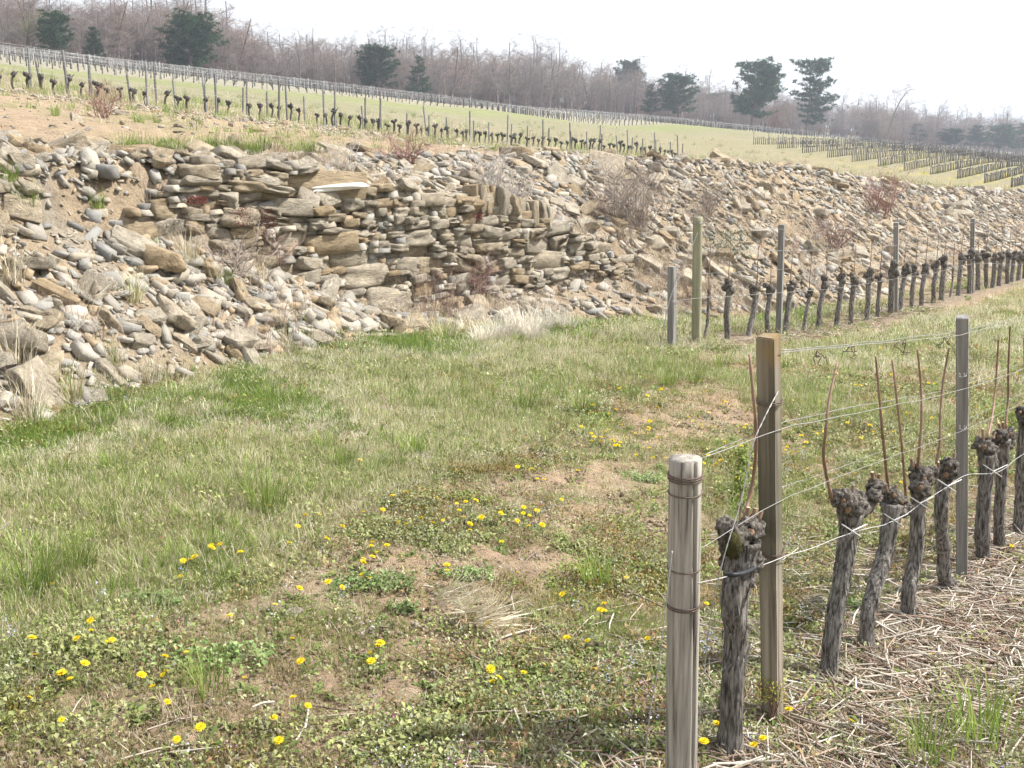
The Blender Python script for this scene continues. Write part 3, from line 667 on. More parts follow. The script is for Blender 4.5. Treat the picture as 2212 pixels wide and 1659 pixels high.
def vine(base, path, r0, r1, lumps, canes, spurs, seed, label, group=None, hi=True, arms=()):
    """path etc. in world metres; a thing with trunk, head, arms, canes and spurs"""
    base = np.array(base, float); v = empty('grapevine', tuple(base)); tag(v, label, 'grapevine', group)
    P = spline(np.asarray(path) - base, 10 if hi else 6); m = len(P); q = np.linspace(0, 1, m)
    rad = r0 + (r1 - r0) * q + r0 * .35 * np.exp(-(q / .06) ** 2) + r1 * .25 * np.exp(-((q - 1) / .1) ** 2)
    V, F = tube(P, rad, 22 if hi else 10, bark_disp(seed, .2 if hi else .14)); mb = MB(); mb.add(V, F)
    rr = random.Random(seed)
    if hi:                                                    # shreds of peeling bark
        T_, N_, B_ = frames(P)
        for _ in range(170):
            i = rr.randrange(2, m - 3); a = rr.uniform(0, 6.283); n_ = N_[i] * math.cos(a) + B_[i] * math.sin(a); w_ = np.cross(T_[i], n_)
            l_ = rr.uniform(.012, .04); ww = rr.uniform(.002, .006); c = P[i] + n_ * rad[i] * 1.0; e = c + T_[i] * l_ * rr.choice((1, -1)) + n_ * rr.uniform(.002, .008)
            mb.add([c - w_ * ww, c + w_ * ww, e + w_ * ww * .5, e - w_ * ww * .5], [(0, 1, 2, 3)])
    tr = obj('trunk', mb.mesh('trunk', M['bark'], True), v)
    mb = MB(); CUTS = []
    for k, (c, r, sq) in enumerate(lumps):
        V, F = lump(np.asarray(c) - base, r, 4 if hi else 2, .4, 1.7, sq, seed + k)
        if hi:
            c_ = np.asarray(c) - base; n_ = V - c_; n_ /= np.linalg.norm(n_, axis=1, keepdims=True)
            V = V + n_ * np.array([r * (.16 * mnoise.noise(Vector((v[0] * 130, v[1] * 130, v[2] * 45))) + .10 * mnoise.noise(Vector((v[0] * 260 + 5, v[1] * 260, v[2] * 120)))) for v in V])[:, None]
        mb.add(V, F)
        if hi and k < 3:
            d_ = np.array([rr.uniform(-.7, .4), -1.0, rr.uniform(-.1, .5)]); d_ /= np.linalg.norm(d_); q_ = np.asarray(c) - base + d_ * r * 1.0; V, F = tube([q_ - d_ * .012, q_ + d_ * .004, q_ + d_ * .006], [r * .3, r * .28, r * .2], 9); CUTS.append((V, F))
    for (A, ra, rb) in arms:
        Q = spline(np.asarray(A) - base, 8); V, F = tube(Q, np.linspace(ra, rb, len(Q)), 18 if hi else 8, bark_disp(seed + 9, .22)); mb.add(V, F)
    hd = obj('head', mb.mesh('head', M['head'], True), v)
    for V, F in CUTS: obj('pruning_cut', mesh_np('pruning_cut', V, F, M['cutold'], True), hd)
    if seed == 44:
        V, F = lump((0, 0, .035), .036, 3, .4, 2.2, (1, 1, .9), 4); obj('swollen_foot', mesh_np('swollen_foot', V, F, M['head'], True), v)
    for A, ra, rb in canes: obj('cane', cane_mesh(np.asarray(A) - base, ra, rb, n=7 if hi else 5), v)
    for A, ra in spurs:
        A = np.asarray(A) - base; V, F = tube(A, ra, 8 if hi else 5, cap=False); sp = obj('spur', mesh_np('spur', V, F, M['cane'], True), v)
        if hi:
            V, F = tube(np.array([A[-1] - (A[-1] - A[0]) * .02, A[-1] + (A[-1] - A[0]) * .01]), ra * .97, 8); obj('cut_end', mesh_np('cut_end', V, F, M['cut']), sp)
    return v, tr, hd
def ptx(t): return lambda x, y, dt=0.0: on_t(x, y, t + dt)
A1 = ptx(T1); PX1 = 1 / 765.0
def at_ground(p): return np.array([p[0], p[1], h1(p[0], p[1]) - .02])
# --- row 1, drawn from the photograph: path pixels, radius in metres, lumps (px, py, r, squash), canes, spurs, arms
ROW1 = [
 (dict(path=[(1576, 1600), (1582, 1480), (1590, 1380), (1585, 1290), (1600, 1215), (1605, 1170)], r=(.031, .042),
   lumps=[(1598, 1205, .05), (1585, 1160, .038), (1612, 1150, .04), (1570, 1140, .026), (1625, 1140, .028), (1637, 1212, .018), (1600, 1238, .04)],
   canes=[[(1605, 1130), (1618, 1075), (1630, 1010), (1633, 930), (1627, 850), (1619, 765)]],
   spurs=[((1612, 1140), (1616, 1096)), ((1625, 1145), (1631, 1098)), ((1632, 1150), (1645, 1105))], arms=[]),
  'thick mossy grapevine with black strap, between the cracked round and tall square posts'),
 (dict(path=[(1788, 1465), (1796, 1400), (1806, 1320), (1822, 1230), (1832, 1160), (1838, 1110)], r=(.028, .032),
   lumps=[(1838, 1092, .036), (1822, 1080, .03), (1852, 1082, .03), (1806, 1072, .02), (1892, 1050, .026), (1888, 1072, .022)],
   canes=[[(1797, 1080), (1788, 1040), (1779, 985), (1784, 930), (1792, 860), (1809, 783)]],
   spurs=[((1838, 1082), (1843, 1048)), ((1886, 1045), (1884, 1020)), ((1897, 1045), (1899, 1024))],
   arms=[([(1838, 1110), (1866, 1098), (1882, 1078), (1890, 1050)], .03, .022)]),
  'forked grapevine with two stout arms, second vine of the foreground row from the round post'),
 (dict(path=[(1872, 1393), (1875, 1330), (1890, 1270), (1912, 1195), (1922, 1130), (1927, 1090)], r=(.026, .03),
   lumps=[(1930, 1092, .034), (1925, 1070, .028), (1942, 1082, .026), (1958, 1098, .022), (1915, 1058, .016)],
   canes=[[(1920, 1062), (1914, 1010), (1906, 930), (1899, 850), (1892, 770)], [(1957, 1078), (1953, 1020), (1946, 940), (1936, 850), (1927, 776)]],
   spurs=[((1916, 1062), (1912, 1046)), ((1932, 1068), (1936, 1048))], arms=[([(1932, 1100), (1948, 1108), (1960, 1098)], .02, .018)]),
  'grapevine with two long canes leaning apart, third in the foreground row from the round post'),
 (dict(path=[(1962, 1325), (1962, 1280), (1976, 1210), (1982, 1140), (1986, 1070), (1990, 1040)], r=(.025, .029),
   lumps=[(1987, 1055, .034), (1983, 1030, .03), (1998, 1024, .028), (1978, 1012, .022), (2014, 1018, .02), (2004, 1036, .024)],
   canes=[[(1982, 1012), (1986, 970), (1991, 900), (1989, 830), (1982, 755)]],
   spurs=[((1972, 1008), (1968, 990)), ((1984, 1006), (1983, 986))], arms=[]),
  'grapevine with dark lumpy head, fourth in the foreground row from the round post'),
 (dict(path=[(2050, 1278), (2040, 1240), (2038, 1190), (2032, 1120), (2036, 1060), (2042, 1030)], r=(.027, .028),
   lumps=[(2046, 1020, .036), (2052, 1006, .03), (2038, 1010, .026), (2058, 1020, .022)],
   canes=[[(2022, 1002), (2030, 960), (2032, 890), (2038, 820), (2050, 752)]],
   spurs=[((2058, 1002), (2063, 980)), ((2028, 1012), (2026, 998))], arms=[]),
  'grapevine with swollen foot beside the grey split post, fifth of the foreground row'),
 (dict(path=[(2124, 1205), (2122, 1150), (2126, 1080), (2130, 1020), (2132, 980)], r=(.03, .032),
   lumps=[(2134, 975, .038), (2122, 962, .034), (2142, 958, .03), (2138, 998, .034)],
   canes=[[(2134, 945), (2143, 900), (2150, 840), (2154, 780), (2157, 733)]],
   spurs=[((2124, 948), (2122, 926)), ((2146, 948), (2152, 930))], arms=[]),
  'grapevine with fat knobbly head just beyond the grey split post'),
 (dict(path=[(2162, 1176), (2158, 1120), (2162, 1050), (2166, 990), (2168, 950)], r=(.025, .026),
   lumps=[(2170, 955, .034), (2162, 942, .028), (2178, 938, .03), (2180, 955, .024)],
   canes=[[(2172, 925), (2178, 860), (2178, 800), (2182, 705)]],
   spurs=[((2162, 930), (2156, 914)), ((2168, 930), (2166, 912))], arms=[]),
  'slimmer grapevine, second beyond the grey split post'),
 (dict(path=[(2206, 1112), (2205, 1060), (2208, 990), (2212, 930), (2214, 890)], r=(.027, .028),
   lumps=[(2214, 905, .034), (2222, 890, .03), (2206, 888, .024)],
   canes=[[(2218, 870), (2214, 800), (2212, 730)]], spurs=[((2222, 875), (2226, 855))], arms=[]),
  'dark grapevine cut by the picture margin, third beyond the grey split post')]
ROW1[-1] = (ROW1[-1][0], 'dark grapevine in the foreground row, third beyond the grey split post')
for k, (d, lab) in enumerate(ROW1):
    P = [A1(*p) for p in d['path']]; g = at_ground(P[0]); dz = g[2] - P[0][2]; P[0] = g
    f_ = np.linalg.norm(P[0][:2]) / 3.1; rr = random.Random(k)
    lum = [(A1(x, y, rr.uniform(-.02, .02)), r_ * (1.05 if k == 0 else 1.1), (rr.uniform(.85, 1.1), rr.uniform(.85, 1.1), rr.uniform(.9, 1.15))) for x, y, r_ in d['lumps']]
    can = [([A1(x, y, .02 * math.sin(q * 1.3 + k)) for q, (x, y) in enumerate(c)], .0056, .0036) for c in d['canes']]
    spu = [((A1(*a), A1(*b_)), .0062) for a, b_ in d['spurs']]
    arm = [([A1(*p) for p in a], ra, rb) for a, ra, rb in d['arms']]
    v, tr, hd = vine(P[0], P, *d['r'], lum, can, spu, 40 + k, lab, hi=True, arms=arm)
    if k == 0:                                       # moss on the head, black strap
        mb = MB(); V, F = lump(A1(1583, 1180, -.035) - P[0], .027, 3, .4, 3.5, (.8, .6, 1.35), 3); mb.add(V, F)
        obj('moss_patch', mb.mesh('moss_patch', M['moss'], True), v)
        Q = [A1(x, y, dt) - P[0] for x, y, dt in ((1566, 1240, -.02), (1580, 1242, -.05), (1605, 1238, -.06), (1632, 1226, -.04), (1648, 1212, -.01))]
        V, F = tube(spline(Q, 6), .0065, 6); obj('strap', mesh_np('strap', V, F, mat_noise('black_rubber', [(.3, (.012, .013, .016)), (.7, (.04, .042, .05))], 20, rough=.5, bstr=0)), v)
    if k in (1, 2, 3, 4, 5):                         # pale plastic tie round the trunk at the wire
        tx, ty = ((1841, 1147), (1931, 1124), (1987, 1087), (2047, 1050), 0, 0)[k - 1] if k < 5 else (2146, 1018)
        mb = MB()
        for a, b_ in (((-22, -14), (18, 12)), ((-6, 10), (30, -14))):
            V, F = tube([A1(tx + a[0], ty + a[1], -.045) - P[0], A1(tx, ty, -.05) - P[0], A1(tx + b_[0], ty + b_[1], -.045) - P[0]], .0022, 5); mb.add(V, F)
        obj('tie', mb.mesh('tie', M['tie'], True), v)
print('row1', time.time() - T0)
# --- row 2
def z2(x, y): return ((2032 + x / 1.8433) / 1.46112, (600 + y / 1.8433) / 1.46112)
ROW2 = [((350, 905), (385, 565), 18), ((488, 880), (500, 525), 34), ((605, 865), (660, 555), 33), ((720, 825), (738, 545), 29), ((820, 835), (862, 530), 31), ((927, 810), (970, 575), 22),
        ((1015, 795), (1060, 505), 31), ((1120, 770), (1160, 480), 29), ((1205, 760), (1225, 490), 28), ((1298, 745), (1315, 465), 29), ((1362, 720), (1375, 490), 24), ((1440, 705), (1442, 435), 33),
        ((1490, 695), (1522, 440), 28), ((1557, 685), (1580, 445), 25), ((1615, 665), (1640, 445), 26), ((1685, 655), (1703, 420), 25), ((1730, 645), (1752, 395), 28), ((1780, 630), (1803, 425), 11),
        ((1828, 620), (1852, 375), 24), ((1893, 610), (1897, 365), 26), ((1943, 600), (1943, 380), 25), ((1993, 588), (1993, 370), 24), ((2027, 580), (2043, 385), 22), ((2063, 578), (2083, 370), 23),
        ((2113, 575), (2122, 365), 22), ((2135, 570), (2155, 365), 21), ((2176, 560), (2190, 380), 22), ((2212, 552), (2222, 360), 22)]
A2 = ptx(T2)
ORD = ['first', 'second', 'third', 'fourth', 'fifth', 'sixth', 'seventh', 'eighth', 'ninth', 'tenth', 'eleventh', 'twelfth', 'thirteenth', 'fourteenth', 'fifteenth', 'sixteenth', 'seventeenth', 'eighteenth', 'nineteenth', 'twentieth',
       'twenty-first', 'twenty-second', 'twenty-third', 'twenty-fourth', 'twenty-fifth', 'twenty-sixth', 'twenty-seventh', 'twenty-eighth']
SPC = {0: 'thin strongly bent grapevine, ', 5: 'slim short grapevine, ', 14: 'grapevine bowed at its foot, ', 17: 'very thin young grapevine, ', 11: 'grapevine standing against a wooden post, '}
for k, (b_, tp, wd) in enumerate(ROW2):
    rr = random.Random(200 + k); bx, by = z2(*b_); hx, hy = z2(*tp); B_ = at_ground(A2(bx, by)); Tp = A2(hx, hy); d = np.linalg.norm(B_[:2]); px = d / FPX / 1.02
    r0 = max(.014, wd / 1.8433 / 1.461 * px * .5) * 1.05
    bend = rr.uniform(-.05, .05) + (.07 if k == 0 else 0) + (-.06 if k in (14, 16) else 0)
    uu = np.array([U[0], U[1], 0]); up = Tp - B_; head = B_ + up * .86
    path = [B_, B_ + up * .2 + uu * bend * .3, B_ + up * .42 + uu * bend, B_ + up * .65 + uu * (bend * .5 + rr.uniform(-.012, .012)), head]
    lum = [] if wd < 15 else [(head + np.array([rr.gauss(0, r0 * .7), rr.gauss(0, r0 * .5), q * r0 * .9 - r0 * .3]), r0 * rr.uniform(1.0, 1.5) if k else r0 * .9, (1, 1, rr.uniform(.9, 1.2))) for q in range(4)]
    if not lum: lum = [(head, r0 * 1.3, (1, 1, 1.2))]
    can = []
    if k < 26 or rr.random() < .6:
        a0 = Tp - up * .06; bd = rr.uniform(-.05, .05); hc = rr.uniform(.32, .48)
        can.append(([a0, a0 + np.array([0, 0, hc * .3]) + uu * (bd + rr.uniform(-.02, .02)), a0 + np.array([0, 0, hc * .65]) + uu * bd * .7, a0 + np.array([0, 0, hc]) + uu * bd * rr.uniform(.3, 1.3)], .0052, .0036))
    spu = [((Tp - up * .07 + uu * o_, Tp + uu * (o_ * 1.6) + np.array([0, 0, rr.uniform(.0, .03)])), .0055) for o_ in (-r0 * .8, r0 * .8)]
    vine(B_, path, r0, r0 * .95, lum, can, spu, 300 + k, SPC.get(k, 'gnarled grapevine, ') + ORD[k] + ' in the middle row from the greenish round post', 'grapevines of the middle row', hi=False)
print('row2', time.time() - T0)

# --- posts
def round_post(name, base, top, r, mat, label, group=None, crack=False, n=84):
    base = np.array(base); top = np.array(top); o_ = base; P = np.array([base + (top - base) * q for q in np.r_[np.linspace(0, 1, 26)]]) - o_
    def dsp(l_, a):
        d = 1 + .03 * (vn(a * 1.2, l_ * 3, 9) - .5) + .025 * (vn(a * 9, l_ * 4, 10) - .5)
        if crack: d = d - .5 * np.exp(-((a - 5.3 - .1 * np.sin(l_ * 5)) / .07) ** 2) * sst(.12, .3, l_)
        return d
    V, F = tube(P, np.linspace(r * 1.04, r, len(P)), n, dsp); return tag(obj(name, mesh_np(name, V, F, mat, False), None, tuple(o_)), label, 'post', group)
def square_post(name, base, top, w, mat, label, group=None, yaw=0.0, split=False, w2=None):
    base = np.array(base, float); top = np.array(top, float); h = np.linalg.norm(top - base); bm = bmesh.new(); bmesh.ops.create_cube(bm, size=1)
    for v in bm.verts: v.co.x *= w; v.co.y *= (w2 or w); v.co.z = (v.co.z + .5) * h
    ed = [e for e in bm.edges if abs(e.verts[0].co.z - e.verts[1].co.z) > h * .5]
    bmesh.ops.bevel(bm, geom=bm.edges[:], offset=w * .06, segments=2, affect='EDGES')
    bmesh.ops.subdivide_edges(bm, edges=[e for e in bm.edges if abs(e.verts[0].co.z - e.verts[1].co.z) > h * .5], cuts=24)
    for v in bm.verts:
        q = mnoise.noise(Vector((v.co.x * 30, v.co.y * 30, v.co.z * 5))); v.co.x += q * w * .02; v.co.y -= q * w * .02
        if v.co.z > h * .97: v.co.z += mnoise.noise(v.co * 40) * .006
    if split:                                                          # a long shrinkage crack
        bmesh.ops.bisect_plane(bm, geom=bm.verts[:] + bm.edges[:] + bm.faces[:], plane_co=(-w * .08, 0, 0), plane_no=(1, 0, .02))
    me = bpy.data.meshes.new(name); bm.to_mesh(me); bm.free(); me.materials.append(mat)
    a = Vector(top - base).normalized(); q = Vector((0, 0, 1)).rotation_difference(a)
    o = obj(name, me, None, tuple(base)); o.rotation_euler = (Matrix.Rotation(0, 3, 'Z') @ q.to_matrix() @ Matrix.Rotation(yaw, 3, 'Z')).to_euler()
    return tag(o, label, 'post', group)
def ring_wires(post, P0, P1, r, specs, mat):
    """turns of wire round a post: specs (fraction of height, turns)"""
    ax = np.array(P1) - np.array(P0); im = post.matrix_basis.inverted()
    for f_, turns in specs:
        a = np.linspace(0, turns * 2 * math.pi, int(turns * 22)); c = np.array(P0) + ax * f_
        P = c + np.c_[np.cos(a) * r, np.sin(a) * r, (a / (2 * math.pi) - turns / 2) * .006 + np.sin(a * 1.0) * .004]
        V, F = tube(P, .0018, 5); V = np.array([(im @ Vector(v))[:] for v in V]); obj('wire_wrap', mesh_np('wire_wrap', V, F, mat, True), post)
def grow_down(b_, t_, extra=.12):
    b_ = np.array(b_); t_ = np.array(t_); d = (t_ - b_) / np.linalg.norm(t_ - b_); return b_ - d * extra
def post_pts(tx, ty, bx, by, t):
    Tp = on_t(tx, ty, t); B_ = on_t(bx, by, t); return B_, Tp
B_, Tp = post_pts(1481, 990, 1470, 1720, T1); zg = h1(B_[0], B_[1])
B_ = B_ + (Tp - B_) * ((zg - .1 - B_[2]) / (Tp[2] - B_[2]))
pr = round_post('round_post', B_, Tp, .0395, M['wood_round'], 'short cracked round wooden end post of the foreground row wrapped in wire', crack=True)
ring_wires(pr, B_, Tp, .042, ((.955, 3), (.915, 1.2), (.72, 1.3), (.62, 2), (.14, 1.0)), M['rust'])
B_, Tp = post_pts(1660, 724, 1669, 1555, T1); zg = h1(B_[0], B_[1]); B2 = grow_down(B_, Tp, B_[2] - zg + .15)
ps = square_post('square_post', B2, Tp, .051, M['wood_sq'], 'tall square mossy wooden post with orange lichen top in the foreground row', yaw=RZ + R(2))
ring_wires(ps, B2, Tp, .036, ((.86, 2), (.52, 2)), M['rust'])
B_, Tp = post_pts(2079, 684, 2078, 1248, T1); zg = h1(B_[0], B_[1]); B2 = grow_down(B_, Tp, max(.05, B_[2] - zg + .12))
pg = square_post('square_post', B2, Tp, .046, M['wood_grey'], 'tall grey split square post with hanging wire hooks in the foreground row', yaw=RZ + R(14), split=True)
# hanging wire hooks on it
im = pg.matrix_basis.inverted()
for (ya, yb) in ((730, 815), (858, 928)):
    L_ = [(2067, ya), (2068, (ya + yb) / 2), (2070, yb - 6), (2078, yb)]; Rr = [(2092, ya), (2091, (ya + yb) / 2), (2088, yb - 6), (2078, yb)]
    mb = MB()
    for Q in (L_, Rr):
        V, F = tube(spline([A1(x, y, -.042) for x, y in Q], 6), .0011, 5); mb.add(V, F)
    for cx_ in (2073, 2083):
        a = np.linspace(0, 6.3, 14); c = A1(cx_, yb - 5, -.044); ex = np.array([U[0], U[1], 0])
        V, F = tube(c + np.outer(np.cos(a) * .007, ex) + np.outer(np.sin(a) * .007, [0, 0, 1]), .0011, 4); mb.add(V, F)
    me = mb.mesh('wire_hook', M['wire'], True)
    for v in me.vertices: v.co = im @ v.co
    obj('wire_hook', me, pg)
p_ = at_ground(A1(2330, 1080)); square_post('square_post', p_ - np.array([0, 0, .1]), p_ + np.array([0, 0, 1.2]), .05, M['wood_grey'], 'grey square post at the far side of the foreground row', yaw=RZ)
# row 2 posts
def zpost(tx, ty, bx, by, t=T2):
    a = z2(tx, ty); b_ = z2(bx, by); Tp = on_t(*a, t); Bp = on_t(*b_, t); zg = h1(Bp[0], Bp[1]); return grow_down(Bp, Tp, max(.05, Bp[2] - zg + .12)), Tp
B_, Tp = zpost(165, 445, 163, 950); square_post('square_post', B_, Tp, .062, M['wood_grey'], 'short grey square stake at the near end of the middle row', yaw=RZ)
B_, Tp = zpost(314, 157, 305, 915); pr2 = round_post('round_post', B_, Tp, .043, M['wood_green'], 'tall greenish round end post of the middle vine row'); ring_wires(pr2, B_, Tp, .045, ((.96, 2), (.5, 2)), M['wire'])
for (tx, ty, bx, by), w, lab in (((803, 200, 785, 845), .058, 'grey square post, nearest to the greenish round post in the middle row'), ((1468, 187, 1465, 706), .058, 'slim grey post of the middle row, second from the greenish round post'), ((1914, 165, 1908, 608), .06, 'pale grey post standing against vines in the far part of the middle row')):
    B_, Tp = zpost(tx, ty, bx, by); square_post('square_post', B_, Tp, w, M['wood_grey'], lab, yaw=RZ + R(8))
p_ = at_ground(A2(2330, 600)); square_post('square_post', p_ - np.array([0, 0, .1]), p_ + np.array([0, 0, 1.17]), .06, M['wood_grey'], 'grey square post at the hidden far end of the middle row', yaw=RZ)

# --- wires
def wire(pts, r, label, group=None, mat='wire', twist=0, wob=.003, n=5, name='trellis_wire', sag=6):
    P = spline(np.array(pts), sag) if len(pts) > 2 else np.linspace(pts[0], pts[1], 12)
    o_ = P[0].copy(); Q = P - o_; l_ = np.r_[0, np.cumsum(np.linalg.norm(np.diff(Q, axis=0), axis=1))]; mb = MB()
    if twist:
        m = int(l_[-1] / .012) + 2; l2 = np.linspace(0, l_[-1], m); Q = np.stack([np.interp(l2, l_, Q[:, k]) for k in range(3)], 1); T_, N_, Bv = frames(Q)
        for ph in (0, math.pi):
            a = l2 / twist * 2 * math.pi + ph; V, F = tube(Q + N_ * (np.cos(a) * r * 1.3)[:, None] + Bv * (np.sin(a) * r * 1.3)[:, None], r, n); mb.add(V, F)
    else:
        m = max(8, min(400, int(l_[-1] / .06))); l2 = np.linspace(0, l_[-1], m); Q = np.stack([np.interp(l2, l_, Q[:, k]) for k in range(3)], 1)
        Q[:, 2] += wob * (vn(l2 * 9, l2 * 0, int(o_[0] * 100) & 63) - .5) * 2; V, F = tube(Q, r, n); mb.add(V, F)
    return tag(obj(name, mb.mesh(name, M[mat], True), None, tuple(o_)), label, 'wire', group)
far1 = lambda y: [on_t(2330, y, T1)]
wp = lambda L_, dt=-.03: [A1(x, y, dt) for x, y in L_]
wire(wp([(1507, 1261), (1600, 1236), (1681, 1207), (1760, 1180), (1841, 1149), (1931, 1126), (1987, 1089), (2047, 1052), (2089, 1026), (2154, 1020), (2212, 980), (2330, 905)], -.04), .0011, 'thick pale lowest wire of the foreground row tied to the vine trunks', mat='tie')
wire(wp([(1507, 1191), (1600, 1130), (1681, 1084), (1829, 1022), (1960, 975), (2084, 929), (2212, 868), (2330, 815)]), .0010, 'thin wire just above the vine heads of the foreground row, stapled to the square post')
wire(wp([(1681, 1057), (1829, 1003), (1960, 955), (2084, 908), (2212, 850), (2330, 800)], .03), .0010, 'thin wire on the back of the square post just above the vine heads')
wire(wp([(1514, 992), (1600, 958), (1681, 928), (1790, 903), (1897, 882), (2065, 846), (2212, 797), (2330, 755)]), .0012, 'middle height wire from the round post top crossing the long canes')
wire(wp([(1516, 985), (1600, 948), (1681, 915), (1790, 890), (1897, 868), (2065, 838), (2212, 783), (2330, 742)], .03), .0012, 'upper partner of the middle height wire of the foreground row')
wire(wp([(1685, 761), (1765, 755), (1845, 747), (1950, 738), (2065, 725), (2140, 708), (2212, 690), (2330, 655)]), .0013, 'top wire of the foreground row, with dried tendrils')
wire(wp([(1685, 756), (1765, 749), (1845, 742), (1950, 731), (2065, 719), (2140, 700), (2212, 683), (2330, 648)], .02), .0013, 'upper strand of the foreground row top wire pair')
wire([A1(1681, 845, -.03), A1(1650, 905, -.035), A1(1625, 965, -.04), A1(1600, 1085, -.05), A1(1562, 1210, -.06), A1(1530, 1370, -.05), at_ground(A1(1502, 1560, -.02))], .0009, 'twisted guy wire slanting down from the tall square post', twist=.05, name='guy_wire')
wire([A1(1452, 1190, -.045), A1(1440, 1290, -.05), A1(1422, 1440, -.05), A1(1400, 1570, -.05), at_ground(A1(1380, 1680, -.05))], .0009, 'twisted guy wire slanting from the cracked round post to the ground', twist=.05, name='guy_wire')
for x, y in ((1765, 757), (1845, 747), (1950, 738), (2040, 728)):      # dried tendrils on the top wire
    mb = MB()
    for q in range(3):
        c = A1(x, y, -.03); P = [c]
        for _ in range(7): P.append(P[-1] + np.array([random.gauss(0, .008), random.gauss(0, .006), random.gauss(-.006, .007)]))
        V, F = tube(spline(P, 3), .0013, 4); mb.add(V - A1(x, y, -.03), F, (.12, .09, .07))
    tag(obj('dried_tendril', mb.mesh('dried_tendril', M['twig'], True, True), None, tuple(A1(x, y, -.03))), 'curled dried tendril left on the top wire of the foreground row', 'tendril', 'dried tendrils on the top wire')
zw = lambda L_, dt=-.03: [on_t(*z2(x, y), T2 + dt) for x, y in L_]
E2 = lambda y: (2700, y)
wire(zw([(160, 650), (310, 628), (540, 615), (800, 597), (1130, 570), (1465, 516), (1700, 480), (1910, 430), (2212, 432), E2(440)], -.05), .0024, 'lowest wire of the middle row, running past the vine heads')
wire(zw([(310, 488), (787, 462), (1460, 407), (1910, 372), (2212, 350), E2(320)]), .002, 'second wire from the ground in the middle row')
wire(zw([(310, 355), (787, 352), (1130, 345), (1465, 322), (1910, 278), (2212, 282), E2(262)]), .002, 'third wire from the ground in the middle row')
wire(zw([(310, 205), (787, 226), (1130, 226), (1465, 212), (1910, 190), (2212, 200), E2(185)]), .0022, 'top wire of the middle row at the post heads')
wire([on_t(*z2(312, 250), T2 - .09), on_t(*z2(240, 430), T2 - .06), on_t(*z2(150, 640), T2 - .05), at_ground(on_t(*z2(90, 925), T2 - .05))], .0022, 'guy wire slanting from the greenish round post past the short stake', name='guy_wire', twist=.06)
print('posts', time.time() - T0)
# ------------------------------------------------------------------ the upper row and the far rows
def far_vine(seed, h=.5, n=7, sub=1):
    r = random.Random(seed); bx = r.uniform(-.06, .06); tr = MB(); hd = MB()
    P = [(0, 0, -.05), (bx, .02, h * .3), (bx * 1.4 + r.uniform(-.04, .04), 0, h * .62), (r.uniform(-.05, .05), 0, h * .78)]
    r0 = r.uniform(.035, .05); V, F = tube(spline(P, 3), r0, n); tr.add(V, F)
    c = np.array(P[-1])
    for k in range(3 if sub else 2):
        V, F = lump(c + np.array([r.gauss(0, .05), r.gauss(0, .04), .02 + k * .035]), r.uniform(.05, .075), sub, .4, 2.0, (1, 1, 1), seed + k); hd.add(V, F)
    for _ in range(2):
        a = r.uniform(-1.1, 1.1); V, F = tube([c, c + np.array([math.sin(a) * .1, r.gauss(0, .04), .08]), c + np.array([math.sin(a) * .15, r.gauss(0, .05), .17])], [.025, .018, .01], 4); hd.add(V, F)
    return tr, hd
FV = [far_vine(900 + k, random.Random(k).uniform(.42, .62), 7, 2) for k in range(9)]
FVm = [(a.mesh('trunk', M['far_vine'], True), b_.mesh('head', M['far_vine'], True)) for a, b_ in FV]
FVs = []; FVL = []
for k in range(5):
    q = MB(); r = random.Random(950 + k); bx = r.uniform(-.05, .05); V, F = tube([(0, 0, -.05), (bx, 0, .3), (r.uniform(-.04, .04), 0, .55)], [.045, .036, .04], 4); q.add(V, F)
    V, F = lump((r.uniform(-.03, .03), 0, .57), .055, 1, .4, 2, (1, 1, 1.1), k); q.add(V, F); FVs.append((np.concatenate(q.V), q.F)); FVL.append(q)
def stake_mesh(h, w):
    bm = bmesh.new(); bmesh.ops.create_cube(bm, size=1)
    for v in bm.verts: v.co.x *= w; v.co.y *= w; v.co.z = (v.co.z + .5) * (h + .15) - .15
    bmesh.ops.bevel(bm, geom=[e for e in bm.edges], offset=w * .15, segments=1, affect='EDGES')
    me = bpy.data.meshes.new('vineyard_post'); bm.to_mesh(me); bm.free(); me.materials.append(M['stake']); return me
STK = [stake_mesh(1.2, .055), stake_mesh(.85, .045), stake_mesh(1.25, .05)]
n_vine = len(ROW1) + len(ROW2); n_post = 9; VMAX = PMAX = 296
ru = random.Random(77)
def up_vine(s, t, lab, grp, parts=True):
    global n_vine
    x, y = st2xy(s, t); k = ru.randrange(len(FVm)); n_vine += 1; sc = ru.uniform(.7, 1.05) if parts else ru.uniform(.9, 1.2)
    if parts:
        v = empty('grapevine', (x, y, h1(x, y)), (0, 0, RZ + ru.uniform(-.4, .4))); v.scale = (sc, sc, sc); obj('trunk', FVm[k][0], v); obj('head', FVm[k][1], v)
        if ru.random() < .55:
            a = ru.uniform(-.3, .3); V, F = tube([(0, 0, .45), (a * .2, .01, .62), (a * .5, .02, .85)], [.006, .005, .004], 4); obj('cane', mesh_np('cane', V, F, M['cane'], True), v)
    else:
        v = obj('grapevine', FV_ONE[k % 5], None, (x, y, h1(x, y)), (0, 0, RZ + ru.uniform(-.4, .4)), (sc, sc, sc))
    tag(v, lab, 'grapevine', grp)
FV_ONE = [q.mesh('grapevine', M['field_vine'], True) for q in FVL]
def up_post(s, t, k, lab, grp, lean=.04):
    global n_post
    x, y = st2xy(s, t); n_post += 1
    tag(obj('vineyard_post', STK[k], None, (x, y, h1(x, y)), (ru.gauss(0, lean), ru.gauss(0, lean), RZ)), lab, 'post', grp)
SEND = xy2st(*on_t(1470, 346, T3)[:2])[0]; SBEG = xy2st(*on_t(-40, 190, T3)[:2])[0]
s = SBEG
